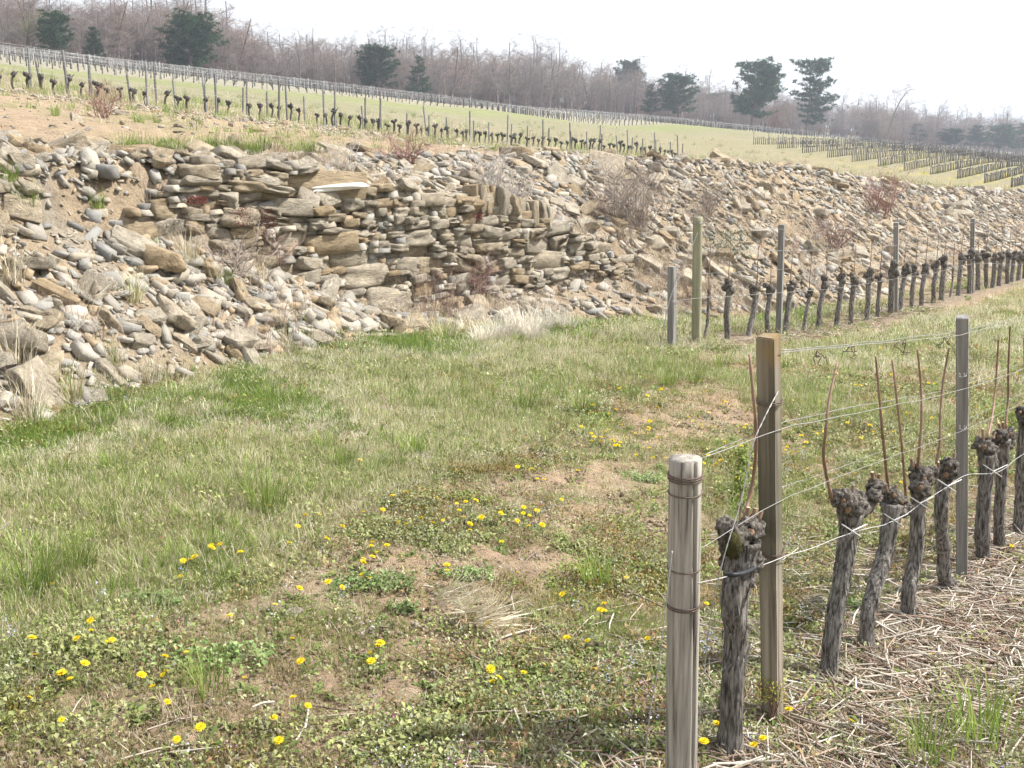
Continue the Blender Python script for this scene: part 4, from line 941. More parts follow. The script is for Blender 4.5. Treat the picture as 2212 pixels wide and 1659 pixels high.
while s < SEND - .4:
    if ru.random() < .93: up_vine(s, T3 + ru.uniform(-.06, .06), 'short gnarled dark grapevine in the upper row along the stony crest', 'grapevines of the upper row')
    s += ru.uniform(.32, .46)
s = SBEG + .1; k = 0
while s < SEND + .2:
    up_post(s, T3, 0, 'tall grey post of the upper vine row along the crest', 'tall posts of the upper row'); s += ru.uniform(2.0, 2.5)
s = SBEG
while s < SEND:
    up_post(s, T3 + ru.uniform(-.05, .05), 1, 'short grey stake between the vines of the upper row', 'short stakes of the upper row', .05); s += ru.uniform(.9, 1.7)
up_post(SEND + .35, T3 + .1, 1, 'last short stake closing the end of the upper vine row', None)
# second line a little behind, only towards the left
s = SBEG - 2
while s < SEND - 20:
    up_post(s, T3 + 1.8, 0, 'grey post in the line just behind the upper vine row', 'posts of the line behind the upper row'); s += ru.uniform(1.6, 2.3)
for k, (t_, hz, nm) in enumerate(((T3, .42, 'lowest'), (T3, .62, 'second'), (T3 - .04, .8, 'third'), (T3 + .04, .98, 'fourth'), (T3, 1.15, 'top'), (T3 - .05, .52, 'extra low'), (T3 + .05, .71, 'extra middle'), (T3 - .05, .89, 'extra upper'))):
    pts = []
    for s in np.arange(SBEG, SEND + .6, 2.2): x, y = st2xy(s, t_); pts.append((x, y, h1(x, y) + hz))
    wire(pts, .0042, '%s wire strung along the posts of the upper vine row' % nm, wob=.006, n=3, sag=3)
pts = [(*st2xy(s, T3 + 1.8), h1(*st2xy(s, T3 + 1.8)) + 1.1) for s in np.arange(SBEG - 2, SEND - 20, 2.0)]
wire(pts, .0045, 'top wire of the line of posts behind the upper row', n=3, sag=3)
# --- rows of the right hand field: row ends nearest, the rest as mass
fieldrows = []
for k, (x, y) in enumerate(ROWEND):
    p = on_s(x, y, 97 - .9 * k); a, b_ = xy2st(p[0], p[1]); fieldrows.append((a, b_))
STV, STVE, STVS, STP = [], [], [], []
NROW = ['one', 'two', 'three', 'four', 'five', 'six', 'seven', 'eight', 'nine', 'ten', 'eleven']
cand = []
for k, (a, t_) in enumerate(fieldrows):
    s = a
    while s < a + (30 + k * 4):
        cand.append((s - a, k, s, t_)); s += .42
cand.sort(key=lambda c: c[0])
for d_, k, s, t_ in cand:
    if n_vine < VMAX: up_vine(s, t_, 'small grey grapevine at the near end of a row in the far sloping field', 'grapevines at the row ends of the far field', parts=False)
    else: STV.append((s, t_))
for k, (a, t_) in enumerate(fieldrows):
    for q in range(3 if k < 3 else 14):
        s = a + q * 3.2
        if q < 9: up_post(s, t_, 2 if q else 0, 'slender grey post standing in a vine row of the far field' if q else 'end post of a vine row in the far sloping field', 'row posts of the far field' if q else 'end posts of the far field', .02)
        else: STP.append((s, t_))
    pts = [(*st2xy(s, t_), h1(*st2xy(s, t_)) + .62) for s in np.arange(a, a + 32 + k * 4, 4.0)]
    wire(pts, .010, 'wire along %s vine row of the far field counted from the isolated pines' % ('the ' + ORD[k]), n=3, wob=.01, sag=2)
# --- the high vineyard under the wood: its front row as posts, the rest as mass
s = 44
while s < 165:
    up_post(s, 68.2, 1, 'pale post in the lowest row of the high vineyard under the wood', 'front posts of the high vineyard', .03); s += ru.uniform(2.2, 3.4)
print('posts', n_post, 'vines', n_vine)
hv_v, hv_p = [], []
for t_ in np.concatenate([np.arange(68.2, 80, 2.2), np.arange(80, 94, 3.4)]):
    s = 34.0
    while s < 168:
        if t_ < 82: hv_v.append((s + ru.uniform(-.1, .1), t_))
        if t_ > 69 and ru.random() < .55: hv_p.append((s, t_))
        s += .9 if t_ < 82 else 1.6
for t_ in np.arange(70, 100, 5.0):                      # far right rows under the distant wood
    for s in np.arange(175, 330, 3.0): hv_p.append((s, t_ - (s - 175) * .02))
def join_at(protos, ST, smin, smax, extra=None, hs=(1, 1)):
    ST = np.array(ST); x, y = st2xy(ST[:, 0], ST[:, 1]); z = H(x, y); n = len(x); VV, FF, off = [], [], 0
    for k, (V, F) in enumerate(protos):
        ids = np.arange(k, n, len(protos)); F3 = np.array([(f[0], f[q], f[q + 1]) for f in F for q in range(1, len(f) - 1)])
        a = RS.uniform(0, 6.28, len(ids)); sc = RS.uniform(smin, smax, len(ids)); X = np.empty((len(ids), len(V), 3))
        X[..., 0] = (V[None, :, 0] * np.cos(a)[:, None] - V[None, :, 1] * np.sin(a)[:, None]) * sc[:, None] + x[ids][:, None]
        X[..., 1] = (V[None, :, 0] * np.sin(a)[:, None] + V[None, :, 1] * np.cos(a)[:, None]) * sc[:, None] + y[ids][:, None]
        X[..., 2] = V[None, :, 2] * sc[:, None] + z[ids][:, None]
        VV.append(X.reshape(-1, 3)); FF.append((F3[None] + (np.arange(len(ids)) * len(V))[:, None, None]).reshape(-1, 3) + off); off += len(ids) * len(V)
    return np.concatenate(VV), np.concatenate(FF)
V, F = join_at(FVs, STV, .85, 1.2); tag(obj('field_vines', mesh_np('field_vines', V, F, M['field_vine'])), 'dense rows of dark vines covering the far sloping field', 'vines', kind='stuff')
V, F = join_at(FVs, hv_v, .8, 1.15); tag(obj('high_vineyard_vines', mesh_np('high_vineyard_vines', V, F, M['far_vine'])), 'mass of dark vine stumps in the high vineyard under the wood', 'vines', kind='stuff')
q = .04; box = (np.array([(-q, -q, -.2), (q, -q, -.2), (q, q, -.2), (-q, q, -.2), (-q, -q, 1.15), (q, -q, 1.15), (q, q, 1.15), (-q, q, 1.15)]), [(0, 1, 5, 4), (1, 2, 6, 5), (2, 3, 7, 6), (3, 0, 4, 7), (4, 5, 6, 7)])
V, F = join_at([box], hv_p + STP, .5, .8); tag(obj('far_posts', mesh_np('far_posts', V, F, M['stake'])), 'crowd of pale vineyard posts in the high vineyard and far field', 'posts', kind='stuff')
mb = MB()
for t_ in np.concatenate([np.arange(68.2, 80, 2.2), np.arange(80, 94, 3.4)]):
    for hz in (.5, .75):
        ss = np.arange(36, 168, 6.0); x, y = st2xy(ss, t_); V, F = tube(np.c_[x, y, H(x, y) + hz], .006, 3, cap=False); mb.add(V, F)
tag(obj('far_wires', mb.mesh('far_wires', M['wire'])), 'many thin trellis wires of the high vineyard reading as grey haze', 'wires', kind='stuff')
print('upper', time.time() - T0)

# ------------------------------------------------------------------ trees
def bare_tree(seed, h=9.0, spread=.5, dens=1.0, col=(.16, .13, .115), tipcol=(.21, .165, .15), bushy=False):
    r = random.Random(seed); tr = MB(); cr = MB()
    def br(p, d, l_, r0, lev):
        k = 5 if lev == 0 else 4 if lev == 1 else 3; P = [np.array(p)]; dd = np.array(d, float)
        for _ in range(k):
            dd = dd + np.array([r.gauss(0, .10 + .06 * lev), r.gauss(0, .10 + .06 * lev), r.gauss(.02 if lev else .03, .09)]) ; dd /= np.linalg.norm(dd); P.append(P[-1] + dd * l_ / k)
        P = np.array(P); rad = np.linspace(r0, r0 * (.35 if lev == 0 else .3), k + 1); V, F = tube(P, rad, (6, 4, 3, 3)[lev], cap=False)
        c = np.array(col) * (1 - lev / 3.) + np.array(tipcol) * (lev / 3.)
        (tr if lev == 0 else cr).add(V, F, c)
        if lev >= 3: return
        n = int((12, 7, 7)[lev] * dens * r.uniform(.8, 1.25)) + 1
        for q in range(n):
            f_ = r.uniform((.25 if not bushy else .05, .15, .1)[lev], 1.0); i = min(k - 1, int(f_ * k)); g = f_ * k - i; c0 = P[i] * (1 - g) + P[i + 1] * g; dr = P[i + 1] - P[i]; dr /= np.linalg.norm(dr)
            a = r.uniform(0, 6.283); perp = np.array([math.cos(a), math.sin(a), r.uniform(-.1, .4)]); nd = dr * r.uniform(.2, .75) + perp * r.uniform(.65, 1.1); nd /= np.linalg.norm(nd)
            br(c0, nd, l_ * ((spread * (1.15 - f_ * .6)), .55, .5)[lev] * r.uniform(.6, 1.15), max(.011, r0 * (1 - f_ * .6) * (.42, .45, .5)[lev]), lev + 1)
    stems = 1 if not bushy else 4
    for _ in range(stems): br((r.gauss(0, .25) * (stems > 1), r.gauss(0, .25) * (stems > 1), -.3), (r.gauss(0, .05 + .15 * bushy), r.gauss(0, .05 + .15 * bushy), 1), h * r.uniform(.8, 1), h * .016, 0)
    return tr, cr
BT = []
for k in range(7):
    tr, cr = bare_tree(1200 + k, 9, (.42, .5, .38, .55, .45, .5, .4)[k], 1.0, ((.19, .16, .145), (.2, .155, .13), (.17, .15, .145))[k % 3], ((.24, .2, .18), (.27, .2, .16), (.22, .19, .18))[k % 3])
    BT.append((tr.mesh('trunk', M['twig'], False, True), cr.mesh('crown', M['twig'], False, True), tr, cr))
for k in range(2):
    tr, cr = bare_tree(1300 + k, 4.2, .5, .9, (.17, .12, .10), ((.30, .17, .11), (.21, .165, .15))[k], True)
    BT.append((tr.mesh('trunk', M['twig'], False, True), cr.mesh('crown', M['twig'], False, True), tr, cr))
print('bare protos', time.time() - T0, [len(b_[1].polygons) for b_ in BT])
LAYERS = [(.985, -1.7, 1.9), (.95, -2.4, 2.6), (.90, -2.3, 2.5), (.84, -2.0, 2.7), (.76, -1.3, 2.4), (.70, -1.9, 2.8), (.62, -1.5, 2.6), (.55, -2.0, 3.2), (.47, -1.6, 3.4), (.40, -1.3, 3.5), (.33, -1.1, 3.4), (.27, -.9, 2.6), (.19, .2, 1.2)]
def pine(seed, style='round', h=9.0, w=3.0, n=70):
    """unit pine with layered branches carrying needle tufts"""
    r = random.Random(seed); tr = MB(); cr = MB(); lean = (r.uniform(-.04, .04), r.uniform(-.04, .04))
    ax = lambda z: np.array([lean[0] * z + .12 * math.sin(z * .6 + seed), lean[1] * z, z])
    V, F = tube([ax(z) for z in np.linspace(-.3, h * .97, 9)], np.linspace(h * .02, h * .005, 9), 7, cap=False); tr.add(V, F, (.17, .135, .115))
    for k in range(n):
        pl = None
        if style == 'layer': pl = LAYERS[k % len(LAYERS)]
        f_ = r.uniform(.2 if style != 'layer' else .12, 1.0) if style != 'layer' else r.choice((.14, .2, .27, .36, .46, .56, .66, .76, .86, .93, .97)) + r.uniform(-.02, .02)
        if style == 'round': rad = w * .5 * math.sqrt(max(.04, 1 - ((f_ - .55) / .52) ** 2))
        elif style == 'cone': rad = w * .5 * (1.08 - f_) ** .75
        elif style == 'layer': rad = w * .5 * (.95 if f_ < .4 else .68 if f_ < .7 else .75 if f_ < .95 else .5) * r.uniform(.6, 1.1)
        else: rad = w * .5 * (1.05 - .75 * f_)
        a = r.uniform(0, 6.283); l_ = rad * r.uniform(.75, 1.1)
        if pl:
            f_ = pl[0] + r.uniform(-.012, .012); a = r.choice((0, 0, math.pi, math.pi, math.pi / 2, -math.pi / 2)) + r.gauss(0, .45)
            l_ = abs(pl[2] * max(0, math.cos(a)) + pl[1] * min(0, math.cos(a))) + .45 * (pl[2] - pl[1]) / 2 * abs(math.sin(a)); l_ *= r.uniform(.55, 1.05)
        z0 = f_ * h * .96; P = [ax(z0)]
        rise = (.25 if style != 'layer' else .02) + r.gauss(0, .1) - (.25 if f_ < .3 else 0)
        for q in range(1, 4): P.append(ax(z0) + np.array([math.cos(a + r.gauss(0, .1)), math.sin(a + r.gauss(0, .1)), rise + .08 * q]) * l_ * q / 3)
        P = np.array(P); V, F = tube(P, np.linspace(h * .0065, h * .002, 4), 3, cap=False); tr.add(V, F, (.13, .10, .085))
        nt_ = max(3, int(l_ / w * 26))
        for q in range(nt_):
            g = r.uniform(.3, 1.05) * 3; i = min(2, int(g)); c = P[i] + (P[i + 1] - P[i]) * (g - i) + np.array([r.gauss(0, .13), r.gauss(0, .13), r.gauss(.04, .035 if style == 'layer' else .09)]) * w * .3
            green = np.array((.03, .066, .03)) * r.uniform(.7, 1.5) + np.array((.012, .012, 0)) * r.uniform(0, 1.2)
            m = 16; ts = w * (.07 if style != 'layer' else .06)
            D = np.array([[r.gauss(0, 1), r.gauss(0, 1), r.gauss(.35, .8)] for _ in range(m)]); D /= np.linalg.norm(D, axis=1, keepdims=True); E2_ = np.cross(D, np.array([[r.gauss(0, 1), r.gauss(0, 1), r.gauss(0, 1)] for _ in range(m)])); E2_ /= np.maximum(np.linalg.norm(E2_, axis=1, keepdims=True), 1e-6)
            b0 = c + D * ts * .1; tip = c + D * ts * np.array([[r.uniform(.7, 1.3)] for _ in range(m)]); ww = ts * .13
            VV = np.stack([b0 - E2_ * ww, b0 + E2_ * ww, tip], 1).reshape(-1, 3); cr.add(VV, [(3 * u, 3 * u + 1, 3 * u + 2) for u in range(m)], green)
    return tr.mesh('trunk', M['twig'], False, True), cr.mesh('crown', M['needle'], False, True)
PN = {'round': pine(1, 'round', 9, 6.2, 105), 'cone': pine(2, 'cone', 9, 4.4, 70), 'layer': pine(5, 'layer', 9, 6.2, 104), 'spread': pine(4, 'spread', 9, 5.5, 75), 'dark': pine(8, 'round', 9, 5, 100)}
print('pines', time.time() - T0)
def mesh_top(me):
    z = np.empty(len(me.vertices) * 3, np.float32); me.vertices.foreach_get('co', z); z = np.sort(z[2::3]); return float(z[int(len(z) * .985)])
def tree_at(x, ytop, t, meshes, label, group=None, name='pine_tree', cat='tree', wscale=1.0, hproto=9.0, ybase=None, width=None, wproto=None, spin=True):
    yb = ybase or 250
    p = on_t(x, yb, t); gx_, gy_ = p[0], p[1]; z = h1(gx_, gy_); r = ray(x, ytop); k = (gy_ / r[1]); h = r[2] * k + EYE - z
    hproto = mesh_top(meshes[1]) * (.87 if name == 'bare_tree' else 1.0); sc = max(.15, h / hproto); ws = sc * wscale
    if width and wproto: ws = (width / FPX * gy_ / 1.02) / wproto
    e = empty(name, (gx_, gy_, z), (0, 0, random.uniform(0, 6.28) if spin else 0)); e.scale = (ws, ws, sc)
    obj('trunk', meshes[0], e); obj('crown', meshes[1], e); tag(e, label, cat, group); return e
PINES = [(130, 22, 104, 'dark', 75, 'dark green pine in front of bare wood beside the olive-green ivy trees'), (214, 55, 103, 'spread', 50, 'thin ragged pine among bare oaks, next to the dark broad pine'),
         (418, 27, 104, 'round', 118, 'large round-headed green pine rising from the high vineyard edge'), (822, 94, 106, 'dark', 88, 'broad dark pine at the wood edge, taller of a neighbouring pair'),
         (903, 118, 104, 'cone', 62, 'narrow conical pine at the wood edge, lower of a neighbouring pair'), (1355, 127, 122, 'round', 62, 'pine crown standing alone above the bare wood skyline'),
         (1466, 156, 100, 'dark', 84, 'rounded dark evergreen at the end of the bare wood'), (1408, 178, 104, 'cone', 52, 'lower conifer leaning against the rounded dark evergreen'),
         (1545, 195, 125, 'dark', 90, 'low distant evergreen behind the isolated round pine'), (1985, 262, 84, 'spread', 50, 'small distant conifer right of the bare mistletoe tree'),
         (2060, 273, 80, 'dark', 60, 'far rounded evergreen beginning the distant dark wood'), (2118, 266, 78, 'spread', 66, 'far evergreen with a pointed top in the distant dark wood'),
         (2165, 264, 76, 'dark', 64, 'far broad evergreen in the middle of the distant dark wood'), (2206, 262, 74, 'cone', 56, 'last far evergreen closing the distant dark wood'), (1868, 240, 92, 'spread', 46, 'distant pine top showing beside the bare mistletoe tree')]
for x, yt, t_, st_, wd, lab in PINES: tree_at(x, yt + 6, t_, PN[st_], lab, 'evergreens along the wood', width=wd * 1.06, wproto={'round': 6.2, 'cone': 4.4, 'spread': 5.5, 'dark': 5}[st_])
tree_at(1624, 134, 86, PN['round'], 'isolated round-crowned pine on the ridge beside the tall layered pine', width=108, wproto=6.2, ybase=281)
tree_at(1742, 128, 84, PN['layer'], 'tall isolated pine with flat layered branches on the ridge', width=112, wproto=6.2, ybase=297, spin=False)
tree_at(1915, 198, 78, BT[3][:2], 'tall pale bare tree with mistletoe standing before the far wood', width=100, wproto=7, ybase=304, name='bare_tree')
for x, yt, wd, lab in ((1690, 208, 60, 'brown bare thicket tree between the two isolated pines'), (1668, 235, 50, 'low bare brown thicket at the foot of the round isolated pine'), (1712, 228, 46, 'bare brown thicket touching the layered pine trunk')):
    tree_at(x, yt, 88, BT[7 if yt == 235 else 1][:2], lab, width=wd, wproto=6 if yt != 235 else 4, ybase=290, name='bare_tree', hproto=4.2 if yt == 235 else 9)
# individual bare trees that stand out along the wood edge; skyline heights read from the photograph
SKX = [0, 60, 150, 250, 345, 420, 500, 560, 620, 680, 760, 860, 940, 1000, 1100, 1180, 1260, 1330, 1400, 1480, 1560, 1650, 1800, 1900, 2000, 2100, 2212]
SKY = [0, 8, 25, 25, 25, 30, 52, 88, 93, 98, 105, 112, 116, 122, 126, 136, 146, 156, 170, 182, 196, 212, 228, 238, 250, 262, 265]
tx = 6.0; kk = 0; rt = random.Random(31)
while tx < 2200:
    t_ = 110 + rt.uniform(-2, 5) if tx < 1560 else 100 + rt.uniform(0, 6) if tx < 1860 else 84 + rt.uniform(0, 6)
    yt = np.interp(tx, SKX, SKY) + abs(rt.gauss(0, 9)) - 2
    tree_at(tx, yt, t_, BT[rt.randrange(7)][:2], 'bare grey-brown deciduous tree at the edge of the wood' if tx < 1560 else 'hazy bare deciduous tree in the distant wood', 'bare trees of the wood edge' if tx < 1560 else 'bare trees of the distant wood', name='bare_tree', wscale=rt.uniform(.75, 1.1), ybase=np.interp(tx, [0, 685, 1400, 2212], [110, 188, 247, 334]))
    tx += rt.uniform(14, 26)
tree_at(70, 22, 106, bare_tree(1400, 9, .5, .9, (.12, .12, .08), (.15, .16, .07)) and [m_ for m_ in (lambda q: (q[0].mesh('trunk', M['twig'], False, True), q[1].mesh('crown', M['twig'], False, True)))(bare_tree(1401, 9, .5, 1.2, (.12, .12, .07), (.14, .165, .06)))], 'olive-green ivy covered tree beside the dark pine', name='ivy_tree', width=95, wproto=7)
# the mass of the wood behind and its undergrowth
WP, WR, WS, WI = [], [], [], []; BTOP = [mesh_top(b_[1]) for b_ in BT]
def wood(n, x0, x1, tlo, thi, small=False, drop=0):
    for _ in range(n):
        kk = rt.randrange(7); px = rt.uniform(x0, x1); t_ = tlo + (thi - tlo) * rt.random() ** 1.2; p = on_t(px, 250, t_); z = h1(p[0], p[1]); yt = np.interp(px, SKX, SKY) + abs(rt.gauss(0, 12)) + drop
        r = ray(px, yt); h = r[2] * p[1] / r[1] + EYE - z
        if small: sc = rt.uniform(.4, .8) * min(1, max(.3, h / 7)); WI.append(7 if rt.random() < .3 else 8)
        else: sc = min(1.6, max(.2, 1.15 * h / BTOP[kk])); WI.append(kk)
        WP.append((p[0], p[1], z)); WR.append((0, 0, rt.uniform(0, 6.28))); WS.append(sc)
wood(520, -120, 1640, 113, 140); wood(420, -120, 1600, 108, 122, True); wood(170, 1560, 1900, 102, 125); wood(200, 1560, 1900, 98, 116, True); wood(330, 1860, 2330, 84, 115); wood(300, 1860, 2330, 82, 100, True); wood(260, -120, 1640, 112, 126, False, 16); wood(170, 1860, 2330, 84, 100, False, 14); wood(300, -120, 1560, 107, 114, True)
WOODM = []
for k, b_ in enumerate(BT):
    q = MB(); q.add(np.concatenate(b_[2].V), b_[2].F, np.concatenate(b_[2].C)); q.add(np.concatenate(b_[3].V), b_[3].F, np.concatenate(b_[3].C)); WOODM.append(q.mesh('wood_tree', M['twig'], False, True))
scatter('bare_wood', 'leafless grey-purple oak wood covering the ridge behind the vineyards', 'wood', WP, WOODM, WR, WS, WI)
print('trees', time.time() - T0)
# ------------------------------------------------------------------ low vegetation
G1, G2, G3 = (.20, .29, .055), (.29, .36, .10), (.15, .225, .05)
D1, D2, D3 = (.64, .585, .44), (.53, .46, .31), (.74, .70, .58)
def pm(mb, name, mat): return mb.mesh(name, M[mat], False, True)
LAWN = [pm(blades(26, .05, .06, .0032, c, 10 + k, 1.1, .5), 'lawn_clump', 'grass') for k, c in enumerate(([G1, G2, G3], [G2, G1, D2], [G2, D1, G1, D2], [D1, D2, G2], [D1, D3, D2], [D1, D2, D3, G2]))]
LAWNT = [pm(blades(30, .095, .05, .0034, c, 30 + k, .8, .6), 'lawn_tuft', 'grass') for k, c in enumerate(([G1, G2, G3, G2], [G1, G3, D2], [G2, G2, D1]))]
def bulk(n, r0, r1, p, weight, a0=-29, a1=29):
    x, y = wedge(n, r0, r1, a0, a1, p); k = RS.uniform(0, 1, n) < weight(x, y); return x[k], y[k]
def lawn_pick(x, y):
    s, t = xy2st(x, y); dry = .02 + fbm(x * .8, y * .8, 201) + .35 * sst(1.2, .1, np.interp(s, KS, K_tf) - t) + (fbm(x * 4, y * 4, 203) - .5) * .7
    return np.clip((dry - .28) * 9 + RS.normal(0, .8, len(x)), 0, 5.49).astype(int)
xs, ys = [], []
for n, r0, r1 in ((16000, 2.4, 5), (34000, 4.8, 9), (26000, 8.5, 15), (16000, 14, 26)):
    x, y = bulk(n, r0, r1, 1.3, lambda x, y: np.clip(zones(x, y)[0] * 1.15, 0, 1)); xs.append(x); ys.append(y)
x = np.concatenate(xs); y = np.concatenate(ys); d = np.hypot(x, y)
scatter('lawn_grass', 'short matted grass, half green and half straw, of the grassy track', 'grass', np.c_[x, y, H(x, y)], LAWN, rots(len(x), .15), RS.uniform(.7, 1.35, len(x)) * np.clip(d / 7, .85, 1.5), lawn_pick(x, y))
x, y = bulk(9000, 2.4, 16, 1.2, lambda x, y: zones(x, y)[0] * sst(.45, .6, fbm(x * 3, y * 3, 222)))
scatter('lawn_tufts', 'longer green grass growing in patches through the track', 'grass', np.c_[x, y, H(x, y)], LAWNT, rots(len(x), .2), RS.uniform(.6, 1.3, len(x)))
print('lawn', time.time() - T0)
# weeds, moss, straw on the weedy strips
WD = [pm(rosette(34, .024, .012, [(.23, .3, .07), (.31, .36, .11), (.17, .23, .06)], 50, (.1, 1.0), .035, .015), 'weed', 'leaf'),
      pm(rosette(34, .022, .012, [(.3, .32, .12), (.36, .37, .18), (.24, .27, .1)], 51, (.0, 1.2), .045, .025), 'weed', 'leaf'),
      pm(rosette(16, .042, .013, [(.15, .2, .06), (.2, .25, .08)], 52, (.1, .6), .012), 'weed', 'leaf'),
      pm(rosette(40, .018, .01, [(.34, .37, .19), (.28, .3, .16), (.42, .43, .28)], 53, (.2, 1.3), .05, .035), 'weed', 'leaf'),
      pm(rosette(30, .03, .009, [(.24, .23, .08), (.33, .25, .1), (.3, .18, .1)], 54, (.2, 1.2), .04, .02), 'weed', 'leaf')]
MOSS = [pm(rosette(60, .014, .007, [(.17, .135, .025), (.24, .19, .04), (.13, .12, .03), (.28, .2, .06)], 60 + k, (.5, 1.4), .05, .006), 'moss', 'leaf') for k in range(2)]
STRAW = [pm(blades(6, .06, .05, .0018, [D1, D2, D3, (.33, .24, .15), (.4, .3, .2)], 70 + k, 3.4, .2), 'straw', 'straw') for k in range(4)]
def weedw(x, y):
    lawn, mul, rub, soil, n, n2, n3 = zones(x, y); s, t = xy2st(x, y)
    return np.clip((1 - lawn * .75) * (1 - rub) * (1 - mul * .85) * (1 - soil * .95) * (.22 + 1.1 * sst(.42, .6, fbm(x * 2.2, y * 2.2, 231))), 0, 1) * (t < np.interp(s, KS, K_tf))
x, y = np.concatenate([np.array(bulk(n, r0, r1, 1.2, weedw)) for n, r0, r1 in ((8000, 2.2, 4.5), (8500, 4.3, 8), (9000, 7.5, 16), (6000, 15, 26))], 1)
pk = np.clip((fbm(x * 1.4, y * 1.4, 241) - .25) * 8 + RS.normal(0, 1.2, len(x)), 0, 4.49).astype(int)
scatter('ground_weeds', 'low leafy weeds and seedlings covering the stony soil between the rows', 'weeds', np.c_[x, y, H(x, y) + .004], WD, rots(len(x), .2), RS.uniform(.5, 1.25, len(x)) * np.clip(np.hypot(x, y) / 6, .9, 1.7), pk)
x, y = bulk(14000, 2.2, 9, 1.2, lambda x, y: weedw(x, y) * sst(.52, .66, fbm(x * 2.0, y * 2.0, 251)))
def turfw(x, y):
    lawn, mul, rub, soil, n, n2, n3 = zones(x, y); s, t = xy2st(x, y); return (1 - lawn * .5) * (1 - rub) * (1 - mul * .8) * (1 - soil * .6) * (.3 + .9 * sst(.36, .56, fbm(x * 1.5, y * 1.5, 233))) * (t < np.interp(s, KS, K_tf))
TURF = [pm(blades(30, .022, .06, .0026, c_, 330 + k, 1.4, .4), 'turf', 'grass') for k, c_ in enumerate(([(.26, .31, .09), (.2, .25, .07), (.33, .33, .14)], [(.3, .31, .12), (.38, .33, .17), (.25, .22, .1)], [(.4, .33, .2), (.31, .27, .13), (.47, .4, .27)], [(.34, .25, .16), (.42, .34, .24), (.28, .25, .11)], [(.27, .34, .1), (.22, .28, .08)]))]
xt, yt_ = np.concatenate([np.array(bulk(n, r0, r1, 1.25, turfw)) for n, r0, r1 in ((22000, 2.2, 4.5), (24000, 4.3, 8), (18000, 7.5, 15))], 1)
pkt = np.clip((fbm(xt * 1.1, yt_ * 1.1, 243) - .22) * 8 + RS.normal(0, 1.1, len(xt)), 0, 4.49).astype(int)
scatter('low_turf', 'very low matted mix of moss, seedlings and dead grass on the stony soil', 'turf', np.c_[xt, yt_, H(xt, yt_) + .002], TURF, rots(len(xt), .2), RS.uniform(.6, 1.4, len(xt)) * np.clip(np.hypot(xt, yt_) / 6, .9, 1.6), pkt)
scatter('moss_cushions', 'golden brown moss spread over the soil between weeds', 'moss', np.c_[x, y, H(x, y) + .003], MOSS, rots(len(x), .1), RS.uniform(.6, 1.4, len(x)))
x, y = np.concatenate([np.array(bulk(n, r0, r1, 1.2, lambda x, y: np.clip(.12 + zones(x, y)[0] * .4 + zones(x, y)[1] * .3 + (fbm(x * 3, y * 3, 261) > .56) * .6, 0, 1) * (1 - .7 * zones(x, y)[3]) * (1 - zones(x, y)[2]))) for n, r0, r1 in ((9000, 2.2, 5), (11000, 4.5, 10), (6000, 9, 20))], 1)
scatter('straw_litter', 'dry straw and dead stems lying over the ground', 'straw', np.c_[x, y, H(x, y) + .006], STRAW, rots(len(x), .2), RS.uniform(.5, 1.2, len(x)))
# pebbles and clods
PEB = []
for k in range(6):
    V, F = HULL_S[k]; c = [(.42, .33, .23), (.46, .38, .29), (.36, .26, .18), (.5, .45, .37), (.39, .29, .2), (.37, .275, .19)][k]; PEB.append(mesh_np('pebble', V * np.array([1, 1, 1.6]), F, M['rubble'], False, np.tile(c, (len(V), 1))))
x, y = np.concatenate([np.array(bulk(n, r0, r1, 1.2, lambda x, y: np.clip(.4 + zones(x, y)[3] * .9 + zones(x, y)[1] * .4, 0, 1) * (1 - zones(x, y)[0] * .95) * (1 - zones(x, y)[2] * .6))) for n, r0, r1 in ((30000, 2.2, 5), (30000, 4.8, 11))], 1)
scatter('pebbles', 'small stones and crumbs of brown soil strewn over the bare track', 'pebbles', np.c_[x, y, H(x, y) + .002], PEB, rots(len(x), .6), .004 + .02 * RS.uniform(0, 1, len(x)) ** 3)
# cut canes lying under the vines
mb = MB(); V0 = None
def sticks(n, s0, s1, tc_, tw_, l0, l1):
    for _ in range(n):
        s = random.uniform(s0, s1); t = random.gauss(tc_, tw_); xx, yy = st2xy(s, t); a = random.gauss(RZ + math.pi / 2, .75) if random.random() < .5 else random.uniform(0, 6.28); l_ = random.uniform(l0, l1) ; z = h1q(xx, yy) + random.uniform(.004, .022)
        dx, dy = math.cos(a) * l_ / 2, math.sin(a) * l_ / 2; b_ = random.gauss(0, .012); tl = random.gauss(0, .012)
        P = [(xx - dx, yy - dy, z - tl), (xx - dy * b_ * 8, yy + dx * b_ * 8, z + .004), (xx + dx, yy + dy, z + tl)]
        r_ = random.uniform(.0014, .004); V, F = tube(P, [r_, r_ * 1.05, r_ * .85], 4, cap=False); c = random.choice(((.38, .32, .26), (.45, .4, .34), (.33, .25, .19), (.27, .19, .145), (.5, .46, .4), (.2, .15, .12)))
        mb.add(V, F, np.array(c) * random.uniform(.8, 1.15))
_gs = np.linspace(-2, 16, 181); _gt = np.linspace(-1, 7, 81); _GS, _GT = np.meshgrid(_gs, _gt, indexing='ij'); _GZ = H(*st2xy(_GS, _GT))
def h1q(x, y):
    s, t = xy2st(x, y); i = min(179, max(0, (s + 2) / .1)); j = min(79, max(0, (t + 1) / .1)); a, b_ = int(i), int(j); u_, v_ = i - a, j - b_
    return _GZ[a, b_] * (1 - u_) * (1 - v_) + _GZ[a + 1, b_] * u_ * (1 - v_) + _GZ[a, b_ + 1] * (1 - u_) * v_ + _GZ[a + 1, b_ + 1] * u_ * v_
sticks(5200, 1.5, 9, 1.0, .27, .05, .26); sticks(800, 1.2, 5, 1.3, .45, .05, .3); sticks(450, 8.4, 15.5, 4.85, .2, .08, .3)
